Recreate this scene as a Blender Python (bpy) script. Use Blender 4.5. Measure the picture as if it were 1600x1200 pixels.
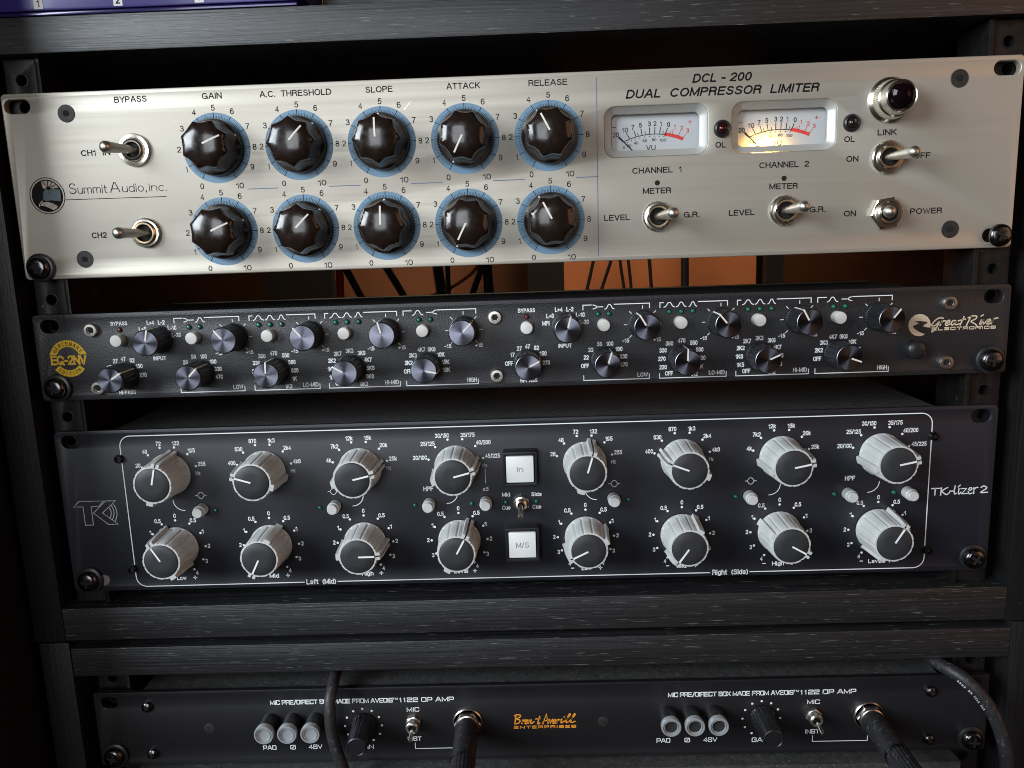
import bpy, bmesh, math, random
from math import sin, cos, pi, radians as R
from mathutils import Vector, Matrix
random.seed(7)
for o in list(bpy.data.objects): bpy.data.objects.remove(o)
SC = bpy.context.scene
COL = SC.collection
MM = 0.001

# ------------------------------------------------------------------ camera
cam = bpy.data.cameras.new('camera'); camo = bpy.data.objects.new('camera', cam); COL.objects.link(camo)
camo.location = (6.7736*MM, -392.5446*MM, -76.3877*MM)
camo.rotation_euler = (1.3914, 0.0338, 0.0179)
cam.sensor_width = 36; cam.lens = 27.995; cam.clip_start = 0.01; cam.clip_end = 50
SC.camera = camo
# ------------------------------------------------------------------ world
w = bpy.data.worlds.new('World'); SC.world = w; w.use_nodes = True
w.node_tree.nodes['Background'].inputs[0].default_value = (0.62, 0.42, 0.30, 1)
w.node_tree.nodes['Background'].inputs[1].default_value = 0.035
# ------------------------------------------------------------------ lamps
def area(name, loc, target, size, sizey, power, color, spread=180):
    l = bpy.data.lights.new(name, 'AREA'); l.shape = 'RECTANGLE'; l.size = size; l.size_y = sizey
    l.energy = power; l.color = color; l.spread = R(spread)
    o = bpy.data.objects.new(name, l); COL.objects.link(o); o.location = loc
    d = Vector(target) - Vector(loc); o.rotation_euler = d.to_track_quat('-Z', 'Y').to_euler(); return o
# a window to the left of the rack, daylight
area('window_light', (-1.75, -1.25, 0.55), (0.05, 0, -0.12), 1.15, 1.0, 64, (0.86, 0.94, 1.0))
# broad pale source added behind the photographer for the sheen on the panels
area('rear_sheen_light', (-0.50, -2.5, 0.30), (0, 0, -0.12), 0.85, 1.2, 18, (0.90, 0.95, 1.0))
# the warm lamp-lit room to the right
area('room_light', (1.7, -1.1, 0.25), (0.0, 0, -0.12), 1.3, 1.3, 5.5, (1.0, 0.52, 0.27))
# unseen warm light added behind the rack to brighten the backdrop
area('backdrop_fill_light', (0.10, 0.28, 0.33), (0.05, 0.70, -0.18), 0.15, 0.15, 2.6, (1.0, 0.72, 0.48))
SC.view_settings.view_transform = 'Standard'; SC.view_settings.look = 'None'
SC.view_settings.exposure = 0.0; SC.view_settings.gamma = 1.0
SC.render.engine = 'CYCLES'
try:
    SC.cycles.use_denoising = True; SC.cycles.pixel_filter_type = 'BLACKMAN_HARRIS'; SC.cycles.filter_width = 1.0; SC.cycles.max_bounces = 6; SC.cycles.caustics_reflective = False
    SC.cycles.caustics_refractive = False; SC.cycles.sample_clamp_indirect = 4
except Exception: pass

# ------------------------------------------------------------------ materials
def mat(name, col, rough=0.5, metal=0.0, bump=None, var=None, spec=0.5, coat=0, aniso=None, stretch=None, emis=None, alpha_glass=False, rvar=None):
    """bump=(scale,strength,dist_mm)  var=(scale,amount)  rvar=(scale,amount)"""
    m = bpy.data.materials.new(name); m.use_nodes = True; nt = m.node_tree; N = nt.nodes; Lk = nt.links
    b = N['Principled BSDF']; b.inputs['Base Color'].default_value = (*col, 1)
    b.inputs['Roughness'].default_value = rough; b.inputs['Metallic'].default_value = metal
    b.inputs['Specular IOR Level'].default_value = spec
    if coat: b.inputs['Coat Weight'].default_value = coat; b.inputs['Coat Roughness'].default_value = 0.08
    tc = N.new('ShaderNodeTexCoord')
    def coords(scale):
        mp = N.new('ShaderNodeMapping'); Lk.new(tc.outputs['Object'], mp.inputs[0])
        s = stretch or (1, 1, 1); mp.inputs['Scale'].default_value = (scale*s[0], scale*s[1], scale*s[2])
        oi = N.new('ShaderNodeObjectInfo'); ml = N.new('ShaderNodeMath'); ml.operation = 'MULTIPLY'; ml.inputs[1].default_value = 37.0
        Lk.new(oi.outputs['Random'], ml.inputs[0]); Lk.new(ml.outputs[0], mp.inputs['Location']); return mp
    def noise(scale, detail=4):
        n = N.new('ShaderNodeTexNoise'); n.inputs['Scale'].default_value = 1; n.inputs['Detail'].default_value = detail
        Lk.new(coords(scale).outputs[0], n.inputs['Vector']); return n
    if bump:
        n = noise(bump[0]); bp = N.new('ShaderNodeBump'); bp.inputs['Strength'].default_value = bump[1]
        bp.inputs['Distance'].default_value = bump[2]*MM; Lk.new(n.outputs[0], bp.inputs['Height']); Lk.new(bp.outputs[0], b.inputs['Normal'])
    if var:
        n = noise(var[0], 5); mr = N.new('ShaderNodeMapRange'); mr.inputs[1].default_value = 0.3; mr.inputs[2].default_value = 0.7
        mr.inputs[3].default_value = 1-var[1]; mr.inputs[4].default_value = 1+var[1]; Lk.new(n.outputs[0], mr.inputs[0])
        mx = N.new('ShaderNodeVectorMath'); mx.operation = 'SCALE'; mx.inputs[0].default_value = col
        Lk.new(mr.outputs[0], mx.inputs['Scale']); Lk.new(mx.outputs[0], b.inputs['Base Color'])
    if rvar:
        n = noise(rvar[0], 5); mr = N.new('ShaderNodeMapRange'); mr.inputs[1].default_value = 0.35; mr.inputs[2].default_value = 0.65
        mr.inputs[3].default_value = max(0, rough-rvar[1]); mr.inputs[4].default_value = min(1, rough+rvar[1])
        Lk.new(n.outputs[0], mr.inputs[0]); Lk.new(mr.outputs[0], b.inputs['Roughness'])
    if aniso:
        b.inputs['Anisotropic'].default_value = aniso[0]
        tg = N.new('ShaderNodeTangent'); tg.direction_type = 'RADIAL'; tg.axis = aniso[1]; Lk.new(tg.outputs[0], b.inputs['Tangent'])
    if emis:
        b.inputs['Emission Color'].default_value = (*emis[0], 1); b.inputs['Emission Strength'].default_value = emis[1]
    return m

def add_specks(m, scale, thresh, col, strength=1.0, stretch=(1, 1, 1), rough=0.9):
    """scattered dust specks and lint over an existing material"""
    nt = m.node_tree; N = nt.nodes; Lk = nt.links; b = N['Principled BSDF']
    tc = N.new('ShaderNodeTexCoord'); mp = N.new('ShaderNodeMapping'); mp.inputs['Scale'].default_value = [scale*s for s in stretch]
    Lk.new(tc.outputs['Object'], mp.inputs[0])
    n = N.new('ShaderNodeTexNoise'); n.inputs['Scale'].default_value = 1; n.inputs['Detail'].default_value = 3; Lk.new(mp.outputs[0], n.inputs['Vector'])
    mr = N.new('ShaderNodeMapRange'); mr.inputs[1].default_value = thresh; mr.inputs[2].default_value = thresh+0.05
    mr.inputs[3].default_value = 0; mr.inputs[4].default_value = strength; Lk.new(n.outputs[0], mr.inputs[0])
    mx = N.new('ShaderNodeMix'); mx.data_type = 'RGBA'; Lk.new(mr.outputs[0], mx.inputs['Factor'])
    src = b.inputs['Base Color']
    if src.is_linked: Lk.new(src.links[0].from_socket, mx.inputs['A'])
    else: mx.inputs['A'].default_value = src.default_value
    mx.inputs['B'].default_value = (*col, 1); Lk.new(mx.outputs['Result'], b.inputs['Base Color'])
    return m

M = {}
# brushed aluminium faceplate: horizontal brush lines
M['alu'] = mat('brushed_aluminium', (0.57, 0.533, 0.46), 0.46, 0.58, bump=(130, 0.06, 0.05), var=(90, 0.022), stretch=(0.35, 12, 22), rvar=(20, 0.03))
_n = M['alu'].node_tree; _c = _n.nodes.new('ShaderNodeCombineXYZ'); _c.inputs[2].default_value = 1.0   # brush lines run along x, the highlight spreads across them
_b = _n.nodes['Principled BSDF']; _b.inputs['Anisotropic'].default_value = 0.45; _n.links.new(_c.outputs[0], _b.inputs['Tangent'])
add_specks(M['alu'], 260, 0.745, (0.35, 0.30, 0.24), 0.5)
M['black_print'] = mat('black_print', (0.012, 0.010, 0.010), 0.6, spec=.12)
M['blue_print'] = mat('blue_print', (0.16, 0.29, 0.42), 0.5, var=(60, .05))
M['blue_line'] = mat('blue_line_print', (0.13, 0.18, 0.32), 0.5)
M['white_print'] = mat('white_print', (0.88, 0.92, 0.94), 0.5)
M['grey_print'] = mat('grey_print', (0.30, 0.32, 0.34), 0.5)
M['gold_print'] = mat('yellow_print', (0.82, 0.52, 0.02), 0.5)
M['orange_print'] = mat('orange_print', (0.85, 0.33, 0.03), 0.5)
M['cream_print'] = mat('cream_print', (0.74, 0.60, 0.44), 0.5, var=(80, 0.2))
M['red_print'] = mat('red_print', (0.75, 0.06, 0.05), 0.5)
M['bakelite'] = mat('glossy_dark_phenolic', (0.015, 0.009, 0.007), 0.20, 0, coat=0.25, rvar=(300, 0.06), var=(150, 0.15))
add_specks(M['bakelite'], 700, 0.70, (0.12, 0.09, 0.07), 0.5)
M['white_paint'] = mat('white_inlay', (0.82, 0.78, 0.70), 0.5)
M['nickel'] = mat('nickel_plate', (0.74, 0.70, 0.62), 0.22, 1.0, bump=(900, 0.08, 0.05))
M['satin_nickel'] = mat('satin_nickel', (0.62, 0.60, 0.56), 0.36, 1.0, bump=(1200, 0.12, 0.05), var=(200, 0.08))
M['brass'] = mat('worn_brass', (0.62, 0.46, 0.27), 0.33, 1.0)
M['steel_screw'] = mat('stainless_steel', (0.66, 0.62, 0.57), 0.3, 1.0, bump=(700, 0.1, 0.05))
M['black_screw'] = mat('black_oxide_steel', (0.11, 0.105, 0.11), 0.22, 1.0, bump=(600, 0.15, 0.1), rvar=(500, 0.1))
M['csk_screw'] = mat('matt_black_screw', (0.030, 0.027, 0.026), 0.5, 0.2, var=(400, .3), bump=(900, .3, .1))
M['dark_hole'] = mat('dark_hole', (0.006, 0.006, 0.006), 0.8)
M['meter_white'] = mat('meter_card', (0.62, 0.65, 0.67), 0.6)
M['meter_print'] = mat('meter_print', (0.03, 0.03, 0.035), 0.6)
M['meter_red'] = mat('meter_red', (0.80, 0.07, 0.06), 0.6)
M['bezel'] = mat('silver_bezel', (0.52, 0.52, 0.49), 0.42, 0.3)
M['red_lens'] = mat('dark_red_lens', (0.035, 0.002, 0.003), 0.10)
M['jewel'] = mat('dark_jewel', (0.006, 0.002, 0.003), 0.08, spec=.2)
M['black_plastic'] = mat('black_plastic', (0.016, 0.016, 0.018), 0.35, bump=(800, 0.1, 0.05))
M['powder'] = mat('textured_black_powder_coat', (0.013, 0.013, 0.016), 0.42, spec=.65, bump=(1300, 0.9, 0.26), var=(700, 0.15))
add_specks(M['powder'], 500, 0.73, (0.10, 0.10, 0.10), 0.6)
M['anod'] = mat('spun_black_anodised', (0.20, 0.205, 0.26), 0.26, 1.0, aniso=(0.85, 'Y'))
M['anod_side'] = mat('black_anodised', (0.018, 0.018, 0.022), 0.34, 0.3)
add_specks(M['anod_side'], 800, 0.66, (0.12, 0.11, 0.10), 0.6)
M['cream_btn'] = mat('off_white_plastic', (0.74, 0.73, 0.69), 0.45)
M['green_led'] = mat('green_led', (0.008, 0.16, 0.085), 0.2, coat=0.4)
M['red_led'] = mat('dark_red_led', (0.14, 0.012, 0.02), 0.2, coat=0.4)
M['navy'] = mat('navy_black_anodised', (0.0105, 0.0115, 0.0185), 0.42, 0.0, spec=.68, bump=(1500, 0.12, 0.05), var=(12, 0.10))
add_specks(M['navy'], 420, 0.755, (0.16, 0.16, 0.17), 0.6)
M['grey_knob'] = mat('light_grey_plastic', (0.59, 0.605, 0.60), 0.42, bump=(500, 0.1, 0.08), var=(120, 0.05))
M['knob_cap'] = mat('charcoal_cap', (0.028, 0.030, 0.034), 0.5, bump=(900, 0.15, 0.05), var=(300, 0.1))
M['white_button'] = mat('white_translucent_button', (0.86, 0.88, 0.88), 0.3, coat=0.2)
M['black_panel'] = mat('black_anodised_panel', (0.010, 0.010, 0.0125), 0.38, spec=.75, bump=(1500, 0.1, 0.05), var=(10, 0.1))
add_specks(M['black_panel'], 520, 0.75, (0.11, 0.11, 0.12), 0.6)
M['cable'] = mat('black_rubber_cable', (0.018, 0.018, 0.020), 0.5, bump=(600, 0.5, 0.3), var=(300, 0.3))
add_specks(M['cable'], 600, 0.62, (0.09, 0.08, 0.075), 0.7, stretch=(1, 1, 0.4))
M['chassis'] = mat('dusty_black_steel', (0.038, 0.038, 0.038), 0.75, bump=(500, 0.6, 0.3), var=(260, 0.35))
add_specks(M['chassis'], 550, 0.64, (0.14, 0.135, 0.125), 0.7)
M['olive'] = mat('passivated_steel', (0.16, 0.14, 0.085), 0.45, 0.6, var=(30, 0.4))
M['strip'] = mat('blackened_rack_strip', (0.017, 0.015, 0.015), 0.42, 0.5, bump=(300, 0.4, 0.2), var=(150, 0.35))
add_specks(M['strip'], 350, 0.68, (0.22, 0.20, 0.18), 0.5)
M['purple'] = mat('gloss_purple_paint', (0.028, 0.018, 0.15), 0.30, 0.1, coat=0.15, var=(40, 0.25))
M['sticker'] = mat('white_sticker', (0.75, 0.73, 0.72), 0.6)
M['red_plastic'] = mat('red_cable', (0.65, 0.02, 0.015), 0.4)
M['copper'] = mat('orange_cable', (0.40, 0.09, 0.03), 0.4)
M['orange'] = mat('orange_painted_board', (0.52, 0.19, 0.075), 0.7, var=(9, 0.14), bump=(60, 0.3, 0.6))
M['brown'] = mat('dark_brown_wall', (0.27, 0.115, 0.055), 0.8, var=(6, 0.2), bump=(50, 0.3, 0.6))
M['black_cloth'] = mat('black_backing', (0.006, 0.005, 0.005), 0.9)

def wood(name, axis):
    """black stained open-grain ash; grain runs along axis 'x' or 'z'"""
    m = bpy.data.materials.new(name); m.use_nodes = True; nt = m.node_tree; N = nt.nodes; Lk = nt.links
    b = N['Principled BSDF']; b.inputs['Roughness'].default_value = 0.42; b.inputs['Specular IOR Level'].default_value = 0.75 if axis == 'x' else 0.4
    tc = N.new('ShaderNodeTexCoord'); mp = N.new('ShaderNodeMapping'); Lk.new(tc.outputs['Object'], mp.inputs[0])
    mp.inputs['Scale'].default_value = (12, 500, 1000) if axis == 'x' else (1000, 500, 12)
    # wavy warp of the grain
    wn = N.new('ShaderNodeTexNoise'); wn.inputs['Scale'].default_value = 9; wn.inputs['Detail'].default_value = 2; Lk.new(tc.outputs['Object'], wn.inputs['Vector'])
    sub = N.new('ShaderNodeVectorMath'); sub.operation = 'MULTIPLY_ADD'; Lk.new(wn.outputs[1], sub.inputs[0])
    sub.inputs[1].default_value = (0, 0, 3.0) if axis == 'x' else (3.0, 0, 0); Lk.new(mp.outputs[0], sub.inputs[2])
    n = N.new('ShaderNodeTexNoise'); n.inputs['Scale'].default_value = 1; n.inputs['Detail'].default_value = 6; n.inputs['Roughness'].default_value = 0.65; Lk.new(sub.outputs[0], n.inputs['Vector'])
    cr = N.new('ShaderNodeValToRGB'); cr.color_ramp.elements[0].position = 0.36; cr.color_ramp.elements[0].color = (0.006, 0.006, 0.007, 1)
    cr.color_ramp.elements[1].position = 0.58; cr.color_ramp.elements[1].color = (0.019, 0.019, 0.021, 1) if axis == 'x' else (0.010, 0.0095, 0.0095, 1)  # upright wood darkened, so its colour carries the shade of the sides
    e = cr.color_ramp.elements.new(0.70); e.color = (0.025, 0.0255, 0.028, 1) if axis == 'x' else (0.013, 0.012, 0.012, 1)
    Lk.new(n.outputs[0], cr.inputs[0])
    # pale flecks in the pores
    mp2 = N.new('ShaderNodeMapping'); Lk.new(tc.outputs['Object'], mp2.inputs[0]); mp2.inputs['Scale'].default_value = (85, 1000, 2100) if axis == 'x' else (2300, 1100, 170)
    n2 = N.new('ShaderNodeTexNoise'); n2.inputs['Scale'].default_value = 1; n2.inputs['Detail'].default_value = 2; Lk.new(mp2.outputs[0], n2.inputs['Vector'])
    mr = N.new('ShaderNodeMapRange'); mr.inputs[1].default_value = 0.66 if axis == 'x' else 0.78; mr.inputs[2].default_value = 0.75 if axis == 'x' else 0.86; Lk.new(n2.outputs[0], mr.inputs[0])
    mx = N.new('ShaderNodeMix'); mx.data_type = 'RGBA'; Lk.new(mr.outputs[0], mx.inputs['Factor']); Lk.new(cr.outputs[0], mx.inputs['A']); mx.inputs['B'].default_value = (0.17, 0.17, 0.165, 1)
    Lk.new(mx.outputs['Result'], b.inputs['Base Color'])
    bp = N.new('ShaderNodeBump'); bp.inputs['Strength'].default_value = 0.6; bp.inputs['Distance'].default_value = 0.35*MM
    Lk.new(n.outputs[0], bp.inputs['Height']); Lk.new(bp.outputs[0], b.inputs['Normal'])
    return m
M['wood_x'] = wood('black_ash_wood_across', 'x'); M['wood_z'] = wood('black_ash_wood_upright', 'z')
def clear_mat(name, tint, fac):
    m = bpy.data.materials.new(name); m.use_nodes = True; nt = m.node_tree; N = nt.nodes; Lk = nt.links
    for n in list(N): N.remove(n)
    out = N.new('ShaderNodeOutputMaterial'); t = N.new('ShaderNodeBsdfTransparent'); g = N.new('ShaderNodeBsdfGlossy'); g.inputs['Roughness'].default_value = 0.03
    t.inputs[0].default_value = (*tint, 1);  mx = N.new('ShaderNodeMixShader')
    mx.inputs[0].default_value = fac; Lk.new(t.outputs[0], mx.inputs[1]); Lk.new(g.outputs[0], mx.inputs[2]); Lk.new(mx.outputs[0], out.inputs[0]); return m
M['pane'] = clear_mat('clear_meter_pane', (0.97, 0.97, 0.97), 0.045)
M['clear'] = mat('clear_acrylic', (0.32, 0.34, 0.36), 0.10, spec=1.0, coat=1.0)
M['lens_core'] = mat('frosted_lens', (0.28, 0.30, 0.32), 0.35)

# ------------------------------------------------------------------ mesh builder (millimetres; x right, z up, h = height in front of the panel)
class MB:
    def __init__(s): s.v = []; s.f = []
    def add(s, vs, fs):
        o = len(s.v); s.v += [tuple(p) for p in vs]; s.f += [tuple(i+o for i in f) for f in fs]; return s
    def quad(s, a, b, c, d): return s.add([a, b, c, d], [(0, 1, 2, 3)])
    def box(s, x0, x1, y0, y1, z0, z1):
        v = [(x, y, z) for x in (x0, x1) for y in (y0, y1) for z in (z0, z1)]
        return s.add(v, [(0, 1, 3, 2), (4, 6, 7, 5), (0, 4, 5, 1), (2, 3, 7, 6), (0, 2, 6, 4), (1, 5, 7, 3)])
    def lathe(s, prof, n=32, cx=0, cz=0, rmod=None, cap0=True, cap1=True, ang0=0):
        """prof: [(r,h)...] from base to tip"""
        vs = []
        for (r, h) in prof:
            for k in range(n):
                t = 2*pi*k/n + ang0; rr = rmod(t, r, h) if rmod else r
                vs.append((cx+rr*cos(t), -h, cz+rr*sin(t)))
        fs = []
        for i in range(len(prof)-1):
            for k in range(n):
                a = i*n+k; b = i*n+(k+1) % n; fs.append((a, a+n, b+n, b))
        if cap0: fs.append(tuple(range(n)))
        if cap1: fs.append(tuple(reversed(range((len(prof)-1)*n, len(prof)*n))))
        return s.add(vs, fs)
    def tube(s, pts, rad, n=10, caps=True):
        pts = [Vector(p) for p in pts]; rads = rad if isinstance(rad, (list, tuple)) else [rad]*len(pts)
        vs = []; up = None
        for i, p in enumerate(pts):
            d = (pts[min(i+1, len(pts)-1)]-pts[max(i-1, 0)]).normalized()
            if up is None: up = Vector((0, 0, 1)) if abs(d.z) < 0.9 else Vector((1, 0, 0))
            a = d.cross(up).normalized(); up = a.cross(d).normalized()
            for k in range(n):
                t = 2*pi*k/n; vs.append(tuple(p + rads[i]*(cos(t)*a+sin(t)*up)))
        fs = []
        for i in range(len(pts)-1):
            for k in range(n): fs.append((i*n+k, i*n+(k+1) % n, (i+1)*n+(k+1) % n, (i+1)*n+k))
        if caps: fs.append(tuple(reversed(range(n)))); fs.append(tuple(range((len(pts)-1)*n, len(pts)*n)))
        return s.add(vs, fs)
    def ribbon(s, pts, wd, h=0.07, smooth=False, closed=False, square=False):
        """flat printed stroke on the panel"""
        pts = [Vector((p[0], p[1])) for p in pts]
        if smooth and len(pts) > 2:
            q = []
            for i in range(len(pts)-1):
                p0 = pts[max(i-1, 0)]; p1 = pts[i]; p2 = pts[i+1]; p3 = pts[min(i+2, len(pts)-1)]
                for j in range(4):
                    t = j/4; q.append(0.5*((2*p1)+(-p0+p2)*t+(2*p0-5*p1+4*p2-p3)*t*t+(-p0+3*p1-3*p2+p3)*t**3))
            q.append(pts[-1]); pts = q
        if closed and (pts[0]-pts[-1]).length > 1e-6: pts.append(pts[0].copy())
        n = len(pts); L = []; Rr = []
        for i in range(n):
            if closed and i in (0, n-1): a = (pts[-1]-pts[-2]).normalized(); b = (pts[1]-pts[0]).normalized()
            else:
                a = (pts[i]-pts[i-1]).normalized() if i else (pts[1]-pts[0]).normalized()
                b = (pts[i+1]-pts[i]).normalized() if i < n-1 else a
            t = a+b
            if t.length < 1e-6: t = a
            t.normalize(); nn = Vector((-t.y, t.x)); c = max(0.6, nn.dot(Vector((-a.y, a.x)))); off = nn*(wd/2/c)
            e = Vector((0, 0))
            ex = 0.5 if square else 0.35
            if not closed and i == 0: e = -a*wd*ex
            if not closed and i == n-1: e = a*wd*ex
            L.append(pts[i]+off+e); Rr.append(pts[i]-off+e)
        vs = [(p.x, -h, p.y) for p in L]+[(p.x, -h, p.y) for p in Rr]
        return s.add(vs, [(i, i+n, i+n+1, i+1) for i in range(n-1)])
    def disc(s, x, z, r, h=0.07, n=16):
        return s.add([(x+r*cos(2*pi*k/n), -h, z+r*sin(2*pi*k/n)) for k in range(n)], [tuple(range(n))])
    def ring(s, x, z, r0, r1, h=0.07, n=64, a0=0, a1=2*pi):
        vs = []; 
        for k in range(n+1):
            t = a0+(a1-a0)*k/n; vs += [(x+r0*cos(t), -h, z+r0*sin(t)), (x+r1*cos(t), -h, z+r1*sin(t))]
        return s.add(vs, [(2*k, 2*k+1, 2*k+3, 2*k+2) for k in range(n)])
    def poly(s, pts, h=0.07):
        """filled outline (any simple polygon)"""
        from mathutils.geometry import tessellate_polygon
        tri = tessellate_polygon([[Vector((p[0], p[1], 0)) for p in pts]])
        return s.add([(p[0], -h, p[1]) for p in pts], tri)
    def mesh(s, name, mt, smooth=35, recalc=True, bevel=0, bseg=2):
        me = bpy.data.meshes.new(name); me.from_pydata([(a*MM, b*MM, c*MM) for a, b, c in s.v], [], s.f)
        if recalc or bevel:
            bm = bmesh.new(); bm.from_mesh(me)
            if recalc: bmesh.ops.recalc_face_normals(bm, faces=bm.faces)
            if bevel:
                es = [e for e in bm.edges if len(e.link_faces) == 2 and e.calc_face_angle(0) > R(40)]
                bmesh.ops.bevel(bm, geom=es, offset=bevel*MM, segments=bseg, affect='EDGES', profile=0.6, clamp_overlap=True)
            bm.to_mesh(me); bm.free()
        if smooth:
            for p in me.polygons: p.use_smooth = True
            me.set_sharp_from_angle(angle=R(smooth))
        me.materials.append(mt); return me
    def build(s, name, mt, parent=None, loc=(0, 0, 0), **kw):
        return link(name, s.mesh(name, mt, **kw), parent, loc)
def link(name, me, parent=None, loc=(0, 0, 0), rot=None):
    o = bpy.data.objects.new(name, me); COL.objects.link(o); o.location = [c*MM for c in loc]
    if rot: o.rotation_euler = rot
    if parent: o.parent = parent
    return o
def flat(mb, name, mt, parent, loc=(0, 0, 0)): return mb.build(name, mt, parent, loc, smooth=0, recalc=False)
def thing(name, label, cat, loc=(0, 0, 0), group=None):
    o = bpy.data.objects.new(name, None); COL.objects.link(o); o.location = [c*MM for c in loc]; o.empty_display_size = 0.02
    o['label'] = label; o['category'] = cat
    if group: o['group'] = group
    return o
def tag(o, label, cat, group=None):
    o['label'] = label; o['category'] = cat
    if group: o['group'] = group
    return o
def copy_part(o, parent, loc=None, rot=None):
    c = o.copy(); COL.objects.link(c); c.parent = parent
    if loc is not None: c.location = [k*MM for k in loc]
    if rot is not None: c.rotation_euler = rot
    for ch in o.children:
        d = ch.copy(); COL.objects.link(d); d.parent = c
    return c

# plates cut with real holes, from filled 2D curves
def rrect(x0, x1, z0, z1, r=1.0, n=5):
    pts = []
    for (cx, cz, a) in ((x1-r, z1-r, 0), (x0+r, z1-r, 90), (x0+r, z0+r, 180), (x1-r, z0+r, 270)):
        for k in range(n+1): t = R(a+90*k/n); pts.append((cx+r*cos(t), cz+r*sin(t)))
    return pts
def circ(x, z, r, n=24): return [(x+r*cos(2*pi*k/n), z+r*sin(2*pi*k/n)) for k in range(n)]
def plate_mesh(name, outer, holes, thick, bevel, mt):
    cu = bpy.data.curves.new('tmp', 'CURVE'); cu.dimensions = '2D'; cu.fill_mode = 'BOTH'
    cu.extrude = (thick/2-bevel); cu.bevel_depth = bevel; cu.bevel_resolution = 2 if bevel else 0; cu.offset = -bevel
    for i, pl in enumerate([outer]+holes):
        if i: pl = list(reversed(pl))
        sp = cu.splines.new('POLY'); sp.points.add(len(pl)-1)
        for j, p in enumerate(pl): sp.points[j].co = (p[0], p[1], 0, 1)
        sp.use_cyclic_u = True
    o = bpy.data.objects.new('tmp', cu); COL.objects.link(o); dg = bpy.context.evaluated_depsgraph_get(); dg.update()
    me = bpy.data.meshes.new_from_object(o.evaluated_get(dg)); bpy.data.objects.remove(o)
    me.name = name
    for v in me.vertices: x, y, z = v.co; v.co = (x*MM, (thick/2-z)*MM, y*MM)
    bm = bmesh.new(); bm.from_mesh(me); bmesh.ops.remove_doubles(bm, verts=bm.verts, dist=1e-6); bmesh.ops.recalc_face_normals(bm, faces=bm.faces); bm.to_mesh(me); bm.free()
    for p in me.polygons: p.use_smooth = True
    me.set_sharp_from_angle(angle=R(30)); me.materials.clear(); me.materials.append(mt); return me

# ------------------------------------------------------------------ lettering
def _E(cx, cz, rx, rz, a0, a1, n=10): return [(cx+rx*cos(R(a0+(a1-a0)*k/n)), cz+rz*sin(R(a0+(a1-a0)*k/n))) for k in range(n+1)]
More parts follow.
